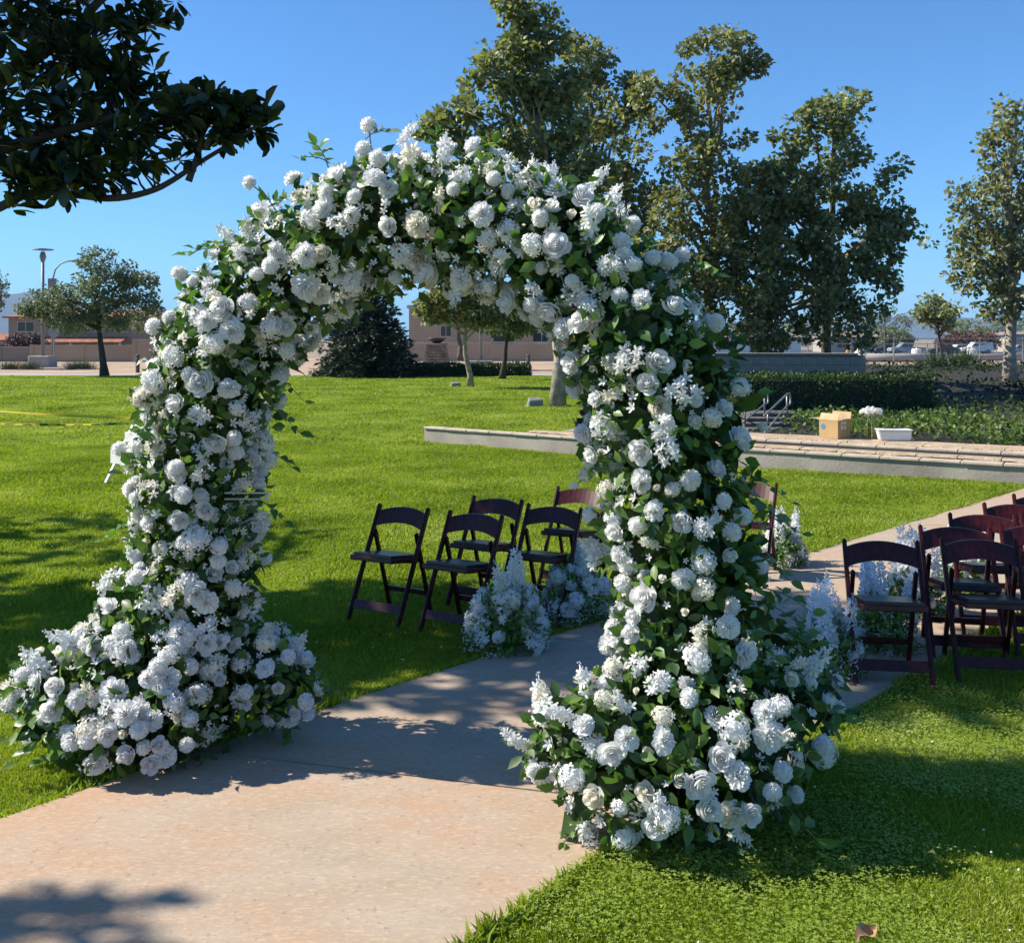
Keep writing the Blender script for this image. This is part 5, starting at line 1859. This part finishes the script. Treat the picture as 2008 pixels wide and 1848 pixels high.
bl_ = G(1700, 1852)
mb = MB()
vs, fs = [], []
for j in range(6):
    for i in range(5):
        a, bb = -1 + i * .5, j / 5
        wv = .026 * math.sin(math.pi * min(1, bb * .9 + .08)) ** .7
        vs.append((a * wv, bb * .085 - .04, .034 + .018 * a * a + .012 * math.sin(bb * 6 + a)))
for j in range(5):
    for i in range(4):
        q = j * 5 + i
        fs.append((q, q + 1, q + 6, q + 5))
mb.add(vs, fs)
o = mb.build('fallen_leaf', M['brown_leaf'], smooth=True, loc=(bl_.x, bl_.y, .0))
o.rotation_euler = (.2, .1, -1.0)
tag(o, 'curled dry brown leaf lying on the grass at the bottom edge', 'leaf')
tw_ = MB()
a = G(1935, 1520)
tw_.tube([(0, 0, .05), (.06, .05, .07), (.10, .14, .06), (.18, .17, .05)], [.002, .002, .002, .001], 5)
tw_.tube([(.06, .05, .07), (.12, .05, .05)], [.0015, .001], 5)
tag(tw_.build('dry_twig', M['brown_leaf'], loc=a), 'thin dry twig lying on the shaded right lawn', 'twig')

# ------------------------------------------------------------------ beyond the lawn: poles, pedestal, buildings
lp_ = W(84, 722, 62)
t = thing('lamp_post', 'tall lamp post with a flat disc head on a square concrete base, far left', 'lamp post', (lp_.x, lp_.y, .1))
MB().box(-.62, .62, -.62, .62, 0, .75).build('base', M['walk'], t, bevel=.04)
MB().tube([(0, 0, .752), (0, 0, 6.6)], [.11, .085], 10).build('pole', M['lamp_metal'], t, smooth=True)
MB().lathe([(.09, 6.4), (.16, 6.6), (.2, 6.75), (.16, 6.9), (.10, 7.05)], 12).build('lamp_housing', M['lamp_metal'], t, smooth=True)
MB().lathe([(.03, 7.1), (.62, 7.15), (.60, 7.2), (.05, 7.26)], 16).build('disc', M['lamp_metal'], t)
sp = W(104, 712, 70)
t = thing('street_light', 'curved arm street light behind the lamp post, far left', 'street light', (sp.x, sp.y, .1))
MB().tube([(0, 0, 0), (0, 0, 5.9)], .11, 8).build('pole', M['lamp_metal'], t, smooth=True)
MB().tube([(0, 0, 5.9), (.15, 0, 6.5), (.5, 0, 6.9), (1.0, 0, 7.08), (1.4, 0, 7.1)], .05, 6).build('arm', M['lamp_metal'], t, smooth=True)
MB().box(1.3, 1.9, -.12, .12, 7.02, 7.16).build('lamp_head', M['lamp_metal'], t, bevel=.03)
MB().box(-.3, .3, -.12, -.115, 5.0, 5.9).build('sign_panel', M['lamp_metal'], t)
so = W(100, 712, 66)
t = thing('traffic_sign', 'back of a grey octagonal sign below the lamp post', 'sign', (so.x + .2, so.y, .1))
MB().tube([(0, 0, 0), (0, 0, 2.55)], .035, 6).build('post', M['steel'], t)
mb = MB()
vs = [(.38 * math.cos(R(22.5 + 45 * k)), -.045 + dy, 2.2 + .38 * math.sin(R(22.5 + 45 * k))) for dy in (0, .01) for k in range(8)]
mb.add(vs, [tuple(range(8)), tuple(reversed(range(8, 16)))] + [(k, k + 8, (k + 1) % 8 + 8, (k + 1) % 8) for k in range(8)])
mb.build('plate', M['steel'], t)

for i, (u, lab) in enumerate(((270, 'dark bollard right of the dark bent trunk, left of the arch'), (314, 'dark bollard touching the left outline of the arch'), (1036, 'lone dark bollard in the arch opening, right of the forked tree'))):
    p = W(u, 728, 51.5)
    t = thing('bollard', lab, 'bollard', (p.x, p.y, .17), group='dark bollards along the sidewalk')
    MB().lathe([(.10, 0), (.10, .72), (.085, .74), (.085, .78), (.11, .80), (.11, .88), (.04, .93)], 12).build('post', M['bollard'], t, smooth=False)

# stone pedestal with a bowl
pp = W(856, 712, 60)
t = thing('fire_bowl_pedestal', 'tapered stone pedestal carrying a dark bowl, right of the spruce', 'pedestal', (pp.x, pp.y, .17))
rows = []
for r_ in range(8):
    z0_, z1_ = r_ * .17, r_ * .17 + .155
    hw_ = .80 - .03 * r_ * 1.1
    mb = MB() if r_ == 0 else mb
    x = -hw_
    while x < hw_ - .05:
        wd = min(random.uniform(.22, .5), hw_ - x)
        mb.box(x + .008, x + wd - .008, -hw_ - random.uniform(0, .03), hw_, z0_ + .004, z1_)
        x += wd
tag(mb.build('stonework', M['stone'], t), kind='stuff')
MB().box(-.62, .62, -.62, .62, 1.365, 1.43).build('cap', M['stone'], t, bevel=.02)
MB().lathe([(.12, 1.435), (.25, 1.48), (.5, 1.62), (.6, 1.76), (.56, 1.76), (.3, 1.62), (.05, 1.6)], 18).build('bowl', M['bronze'], t, smooth=True)
pl = W(943, 706, 68)
t = thing('lamp_post', 'dark lamp post on a concrete foot in the arch opening, beside the forked tree', 'lamp post', (pl.x, pl.y, .15))
MB().box(-.8, .8, -.4, .4, 0, .28).build('base', M['walk'], t, bevel=.03)
MB().box(-.3, .3, -.3, .3, .282, .42).build('foot_plate', M['lamp_metal'], t)
MB().tube([(0, 0, .42), (0, 0, 6.8)], [.12, .09], 10).build('pole', M['lamp_metal'], t, smooth=True)
MB().lathe([(.03, 6.8), (.62, 6.86), (.60, 6.92), (.05, 6.98)], 16).build('disc', M['lamp_metal'], t)


def window(parent, x0, x1, y, z0, z1, mull=1):
    f = MB()
    b_ = .07
    f.box(x0, x1, y - .04, y, z0, z0 + b_)
    f.box(x0, x1, y - .04, y, z1 - b_, z1)
    f.box(x0, x0 + b_, y - .04, y, z0 + b_, z1 - b_)
    f.box(x1 - b_, x1, y - .04, y, z0 + b_, z1 - b_)
    for k in range(mull):
        xm = x0 + (x1 - x0) * (k + 1) / (mull + 1)
        f.box(xm - .03, xm + .03, y - .04, y, z0 + b_, z1 - b_)
    w_ = f.build('window', M['trim'], parent)
    MB().box(x0 + b_, x1 - b_, y - .016, y - .008, z0 + b_, z1 - b_).build('pane', M['glass_dark'], w_)


def house(label, cx, cy, z0, hw_, dp_, hgt, roof_h, wall_m, roof_m, wins, over=.5, cat='house', hip=1.5, name='house'):
    t = thing(name, label, cat, (cx, cy, z0))
    MB().box(-hw_, hw_, 0, dp_, 0, hgt).build('wall', wall_m, t)
    o_ = over
    hp = min(hip, hw_ * .8)
    MB().add([(-hw_ - o_, -o_, hgt - .1), (hw_ + o_, -o_, hgt - .1), (hw_ + o_, dp_ + o_, hgt - .1), (-hw_ - o_, dp_ + o_, hgt - .1),
              (-hw_ - o_, -o_, hgt + .08), (hw_ + o_, -o_, hgt + .08), (hw_ + o_, dp_ + o_, hgt + .08), (-hw_ - o_, dp_ + o_, hgt + .08),
              (-hw_ + hp, dp_ / 2, hgt + roof_h), (hw_ - hp, dp_ / 2, hgt + roof_h)],
             [(0, 3, 2, 1), (0, 1, 5, 4), (1, 2, 6, 5), (2, 3, 7, 6), (3, 0, 4, 7), (4, 5, 9, 8), (5, 6, 9), (6, 7, 8, 9), (7, 4, 8)]).build('roof', roof_m, t)
    for x0, x1, a_, b_ in wins:
        window(t, x0, x1, 0, a_, b_)
    return t


hs = W(180, 690, 118)
t = house('long two-storey grey stucco house with red tile roof, left beyond the lawn', hs.x, hs.y, -.5, 9.6, 9, 4.9, .95, M['stucco_grey'], M['roof_tile'],
          [(-8.6, -6.6, 3.2, 4.4), (-1.5, -.9, 3.2, 4.4), (-.3, 1.2, 3.2, 4.4), (2.6, 4.2, 3.2, 4.4), (6.2, 7.8, 3.2, 4.4), (-6, -3, .9, 1.9), (1.5, 4, .9, 1.9), (5, 8, .9, 1.9)], hip=5.0)
MB().add([(-5.4, -2.2, 1.95), (4.2, -2.2, 1.95), (4.2, -.005, 2.5), (-5.4, -.005, 2.5), (-5.4, -2.2, 2.05), (4.2, -2.2, 2.05), (4.2, -.005, 2.62), (-5.4, -.005, 2.62)],
         [(0, 3, 2, 1), (4, 5, 6, 7), (0, 1, 5, 4), (1, 2, 6, 5), (2, 3, 7, 6), (3, 0, 4, 7)]).build('porch_roof', M['roof_tile'], t)
for x in (-5.2, -1.6, 1.6, 4.0):
    MB().box(x - .12, x + .12, -2.1, -1.9, 0, 1.95).build('porch_post', M['stucco_pale'], t)
h2 = W(-70, 690, 130)
house('low red-roofed house cut by the left picture edge', h2.x, h2.y, -.5, 7.0, 8, 2.2, .9, M['stucco_pale'], M['roof_tile'], [(1.5, 3, .8, 1.8), (4.5, 6, .8, 1.8)])


def block_fence(label, u0, u1, d, z0, z1, m, step=3.2):
    a, b = W(u0, 700, d), W(u1, 700, d)
    t = thing('garden_wall', label, 'wall', (a.x, d, z0))
    L = b.x - a.x
    n = max(1, round(L / step))
    for k in range(n):
        MB().box(k * L / n + .02, (k + 1) * L / n - .02, 0, .18, 0, z1 - z0 - .06).build('wall_panel', m, t)
    MB().box(0, L, -.04, .22, z1 - z0 - .058, z1 - z0).build('coping', M['trim'], t)
    for k in range(n + 1):
        MB().box(k * L / n - .14, k * L / n + .14, -.045, .225, 0, z1 - z0 + .05).build('pier', m, t)


block_fence('low grey garden wall at the left picture edge', -60, 60, 82, -.1, 1.25, M['stucco_grey'])
block_fence('tan garden wall running behind the dark bent trunk', 62, 262, 80, -.05, 1.40, M['stucco'])
block_fence('taller tan garden wall ending behind the arch', 263, 420, 79, -.05, 1.85, M['stucco'])
block_fence('tan perimeter wall below the tan building, in the arch opening', 780, 1130, 92, -.3, 1.45, M['stucco'], 4.2)
tb = W(960, 690, 108)
t = thing('tan_building', 'big flat tan stucco building filling the arch opening behind the trees', 'building', (tb.x, tb.y, -.5))
MB().box(-8.5, 9.5, 0, 12, 0, 5.6).build('wall', M['stucco'], t)
MB().box(-8.7, 9.7, -.2, 12.2, 5.603, 5.95).build('parapet', M['trim'], t)
MB().box(.2, 2.6, -.06, .02, .2, 3.2).build('doorway', M['glass_dark'], t)
window(t, 4.5, 8.5, -.02, 1.9, 3.4, 3)
window(t, -5.2, -4.0, -.02, 2.6, 3.8, 1)
MB().box(-8.5, 9.5, -.08, -.003, 1.95, 2.1).build('string_course', M['trim'], t)

# ------------------------------------------------------------------ car park at the right
def wheel(parent, x, y, r=.36):
    w_ = MB()
    pts = []
    n = 14
    vs = [(x + r * math.cos(2 * math.pi * k / n), y + dy, r + r * math.sin(2 * math.pi * k / n)) for dy in (-.12, .12) for k in range(n)]
    w_.add(vs, [tuple(range(n)), tuple(reversed(range(n, 2 * n)))] + [(k, k + n, (k + 1) % n + n, (k + 1) % n) for k in range(n)])
    o_ = w_.build('wheel', M['tyre'], parent)
    rm = MB()
    vs = [(x + r * .6 * math.cos(2 * math.pi * k / n), y + dy, r + r * .6 * math.sin(2 * math.pi * k / n)) for dy in (-.128, .128) for k in range(n)]
    rm.add(vs, [tuple(range(n)), tuple(reversed(range(n, 2 * n)))] + [(k, k + n, (k + 1) % n + n, (k + 1) % n) for k in range(n)])
    rm.build('rim', M['steel'], o_)


def extrude_profile(prof, hw_, inset=0.0):
    n = len(prof)
    mb = MB()
    vs = [(x, -hw_ + (inset if z > .95 else 0), z) for x, z in prof] + [(x, hw_ - (inset if z > .95 else 0), z) for x, z in prof]
    mb.add(vs, [tuple(range(n)), tuple(reversed(range(n, 2 * n)))] + [(k, k + n, (k + 1) % n + n, (k + 1) % n) for k in range(n)])
    return mb


def vehicle(name, label, cat, loc, rz, body, glass, m, wheels, hw_=.9):
    t = thing(name, label, cat, loc, rz, 'vehicles in the car park')
    extrude_profile(body, hw_, .12).build('body', m, t, bevel=.03)
    for k, g in enumerate(glass):
        extrude_profile(g, hw_ - .105).build('side_window', M['glass_dark'], t)
    for x in wheels:
        for sy in (-1, 1):
            wheel(t, x, sy * (hw_ - .10))
    f = min(p[0] for p in body)
    for sy in (-1, 1):
        MB().box(f - .01, f + .06, sy * .6 - .14, sy * .6 + .14, .68, .84).build('headlight', M['white_print'], t, bevel=.02)
    return t


PICK = [(-2.75, .45), (2.75, .5), (2.75, 1.08), (.75, 1.1), (.62, 1.78), (-.75, 1.82), (-1.45, 1.15), (-2.6, 1.02), (-2.78, .8)]
PICKG = [[(-1.15, 1.16), (-.62, 1.70), (-.1, 1.72), (-.1, 1.16)], [(0, 1.16), (0, 1.72), (.48, 1.70), (.58, 1.16)]]
SEDAN = [(-2.2, .38), (2.2, .38), (2.25, .85), (1.7, 1.0), (.9, 1.42), (-.5, 1.44), (-1.15, .98), (-2.1, .85), (-2.25, .62)]
SEDG = [[(-.95, 1.0), (-.45, 1.36), (.15, 1.37), (.15, 1.0)], [(.23, 1.0), (.23, 1.37), (.8, 1.35), (1.3, 1.02)]]
SUV = [(-2.3, .45), (2.3, .45), (2.35, 1.1), (2.2, 1.82), (-.6, 1.86), (-1.25, 1.15), (-2.25, 1.0), (-2.38, .75)]
SUVG = [[(-1.0, 1.16), (-.5, 1.76), (.3, 1.77), (.3, 1.16)], [(.4, 1.16), (.4, 1.77), (1.9, 1.74), (2.0, 1.16)]]


def vloc(u, d):
    p = W(u, 690, d)
    return (p.x, d, -.485)


vehicle('pickup_truck', 'silver pickup truck facing left, behind the fence at right', 'pickup', vloc(1778, 160), 0, PICK, PICKG, M['car_grey'], (-1.75, 1.7))
vehicle('parked_car', 'dark sedan behind the nose of the silver pickup', 'car', vloc(1738, 166), .15, SEDAN, SEDG, M['car_dark'], (-1.35, 1.35))
vehicle('parked_car', 'dark sedan parked between the silver pickup and the white van', 'car', vloc(1850, 158), -.05, SEDAN, SEDG, M['car_dark'], (-1.35, 1.35))
vehicle('parked_car', 'white sedan roof showing behind the dark sedan left of the white van', 'car', vloc(1880, 170), .1, SEDAN, SEDG, M['car_white'], (-1.35, 1.35))
vehicle('parked_suv', 'white tall van-like car parked left of the pale right-hand trunk', 'car', vloc(1915, 162), 0, SUV, SUVG, M['car_white'], (-1.45, 1.45))
vehicle('parked_car', 'silver sedan right of the pale trunk at the picture edge', 'car', vloc(2000, 164), 0, SEDAN, SEDG, M['car_grey'], (-1.35, 1.35))


def chain_fence(label, u0, u1, d, z0, h, step):
    a, b = W(u0, 690, d), W(u1, 690, d)
    t = thing('chain_link_fence', label, 'fence', (a.x, d, z0))
    L = b.x - a.x
    n = round(L / step)
    for k in range(n + 1):
        MB().tube([(k * L / n, 0, 0), (k * L / n, 0, h + .08)], .045, 6).build('post', M['steel'], t)
    MB().tube([(0, 0, h), (L, 0, h)], .03, 6).build('top_rail', M['steel'], t)
    wm = MB()
    s_ = .22
    x = -h
    while x < L:
        for sg in (0, 1):
            x0, x1, z0_, z1_ = (x, x + h, 0, h) if sg == 0 else (x, x + h, h, 0)
            if x0 < 0:
                f = -x0 / h
                z0_, x0 = z0_ + (z1_ - z0_) * f, 0
            if x1 > L:
                f = (L - x0) / (x1 - x0)
                z1_, x1 = z0_ + (z1_ - z0_) * f, L
            if x1 > x0:
                wm.add([(x0, .05 + .01 * sg, z0_), (x1, .05 + .01 * sg, z1_), (x1, .05 + .01 * sg, z1_ + .008), (x0, .05 + .01 * sg, z0_ + .008)], [(0, 1, 2, 3)])
        x += s_
    tag(wm.build('wire_mesh', M['steel'], t), kind='stuff')


chain_fence('near chain link fence with tall posts, between the dirt and the car park', 1500, 2090, 68, .15, 1.75, 2.8)
chain_fence('far chain link fence with shorter posts, in front of the parked vehicles', 1480, 2090, 97, -.28, 1.7, 3.4)


def pipe(label, u0, u1, v, d, r):
    a, b = W(u0, v, d), W(u1, v, d)
    t = tag(MB().tube([(0, 0, 0), ((b.x - a.x) / 2, .1, .02), (b.x - a.x, 0, 0)], r, 10).build('concrete_pipe', M['walk'], smooth=True, loc=(a.x, d, 0.08 + r)), label, 'pipe', 'long concrete pipes on the dirt')


pipe('long pale pipe lying on the dirt, the far one behind the fence', 1700, 2060, 700, 84, .28)
pipe('shorter pale pipe lying on the dirt beside the end of the block wall', 1640, 1865, 705, 78, .34)
for u, lab in ((1797, 'white barrel standing in front of the silver pickup'), (1906, 'white barrel standing in front of the white van'), (1685, 'white barrel just left of the block wall end')):
    p = W(u, 692, 88)
    t = thing('barrel', lab, 'barrel', (p.x, p.y, .12), group='white barrels by the far fence')
    MB().lathe([(.36, 0), (.40, .1), (.40, .35), (.38, .38), (.40, .41), (.40, .85), (.34, .92)], 14).build('drum', M['white_paint'], t)
    MB().lathe([(.05, .923), (.05, 1.02)], 8).build('bung', M['white_paint'], t)
p = W(1662, 692, 88)
t = thing('fire_hydrant', 'small orange hydrant above the right part of the block wall', 'hydrant', (p.x, p.y, .12))
MB().lathe([(.16, 0), (.13, .06), (.13, .55), (.17, .58), (.15, .72), (.06, .82)], 12).build('barrel', M['orange'], t)
for sx in (-1, 1):
    MB().tube([(sx * .12, 0, .45), (sx * .22, 0, .45)], .06, 8).build('outlet', M['orange'], t)

# far buildings and shrubs behind the car park
q = W(1690, 690, 185)
t = house('low grey house with pale roof edge behind the car park, right of the dark sycamore', q.x, q.y, -.5, 6.5, 8, 2.7, .9, M['stucco_pale'], M['stucco_grey'], [(-4.5, -2.5, .8, 2.1), (-.5, 1.2, .5, 2.3), (3, 5, .8, 2.1)])
q = W(1470, 690, 150)
t = house('white house glimpsed under the sycamores above the block wall', q.x, q.y, -.5, 7.5, 8, 2.6, .8, M['white_paint'], M['stucco_grey'], [(-5, -3.2, .8, 2.0), (0, 2.2, .6, 2.1), (4, 6, .8, 2.0)])
q = W(2040, 690, 190)
house('pale building cut by the right picture edge behind the cars', q.x, q.y, -.5, 6.5, 8, 3.2, .6, M['stucco_pale'], M['stucco_grey'], [(-5.5, -4.5, .6, 2.6), (-3.5, -2, .6, 2.6)])
mt_ = 'reddish blooming shrubs behind the car park'
for u, v, d, ru, rv, lab, m in ((1755, 664, 180, 34, 18, 'olive-pink shrub behind the dark sedan and pickup nose', 'olive'), (1870, 668, 176, 30, 16, 'reddish shrub above the silver pickup', 'myrtle'), (1925, 668, 178, 30, 15, 'reddish shrub above the white van', 'myrtle'), (1900, 648, 230, 36, 22, 'dark green far tree over the reddish shrubs', 'syc'),
                               (1740, 636, 230, 50, 34, 'grey-green far tree right of the dark sycamore crown', 'olive'), (1975, 640, 220, 50, 34, 'far tree behind the pale right-hand trunk', 'olive'), (1600, 650, 210, 70, 30, 'far tree behind the low hanging sycamore leaves', 'syc'),
                               (1450, 650, 220, 60, 28, 'far tree behind the right arch column', 'olive'), (870, 640, 200, 60, 20, 'far tree behind the tan building, in the arch opening', 'olive'), (1180, 660, 150, 70, 26, 'far tree hidden mostly behind the right arch column', 'syc')):
    p = W(u, v, d)
    base = Vector((p.x, p.y, -.5))
    tree('far_shrub' if m == 'myrtle' else 'far_tree', lab, base, (p.x, p.y, p.z), .18, L_(d, (u, v, ru, rv), (u - ru * .5, v + rv * .4, ru * .5, rv * .5), (u + ru * .5, v + rv * .3, ru * .5, rv * .5), (u, (v + 690) / 2, ru * .8, max(4, (690 - v) * .35))), 60, 70, .75, .38, M[m], M['bark_grey'], mt_ if m == 'myrtle' else 'far trees behind the car park', 6,
         tv=DIAM_V, tf=DIAM_F, cat='shrub' if m == 'myrtle' else 'tree')
p = W(1735, 690, 150)
t = thing('utility_pole', 'thin utility pole rising behind the dark sedan', 'pole', (p.x, p.y, -.5))
MB().tube([(0, 0, 0), (0, 0, 6.2)], [.14, .10], 8).build('pole', M['bark_grey'], t)
MB().box(-.9, .9, -.06, .06, 5.6, 5.72).build('crossarm', M['bark_grey'], t)

# rough kerb edge and rubble along the dirt at right
rb = MB()
for k in range(130):
    x = random.uniform(16, 40)
    y = 60 + random.gauss(0, 1.2)
    s_ = random.uniform(.08, .28)
    rb.add([(x + s_ * random.uniform(.7, 1.2) * q[0], y + s_ * q[1], .17 + s_ * .5 * (q[2] + .6)) for q in OCT_V], OCT_F)
tag(rb.build('rubble', M['block']), kind='stuff')

# ------------------------------------------------------------------ the desert haze that turns the far mountains blue
hz = bpy.data.materials.new('haze_air')
hz.use_nodes = True
hn = hz.node_tree
hn.nodes.clear()
ho = hn.nodes.new('ShaderNodeOutputMaterial')
hv = hn.nodes.new('ShaderNodeVolumePrincipled')
hv.inputs['Color'].default_value = (0.40, 0.68, 1.0, 1)
hv.inputs['Density'].default_value = 0.00009
hv.inputs['Anisotropy'].default_value = 0.0
hn.links.new(hv.outputs[0], ho.inputs['Volume'])
tag(MB().box(-9500, 9500, -90, 14500, -1.8, 420).build('haze', hz), kind='stuff')
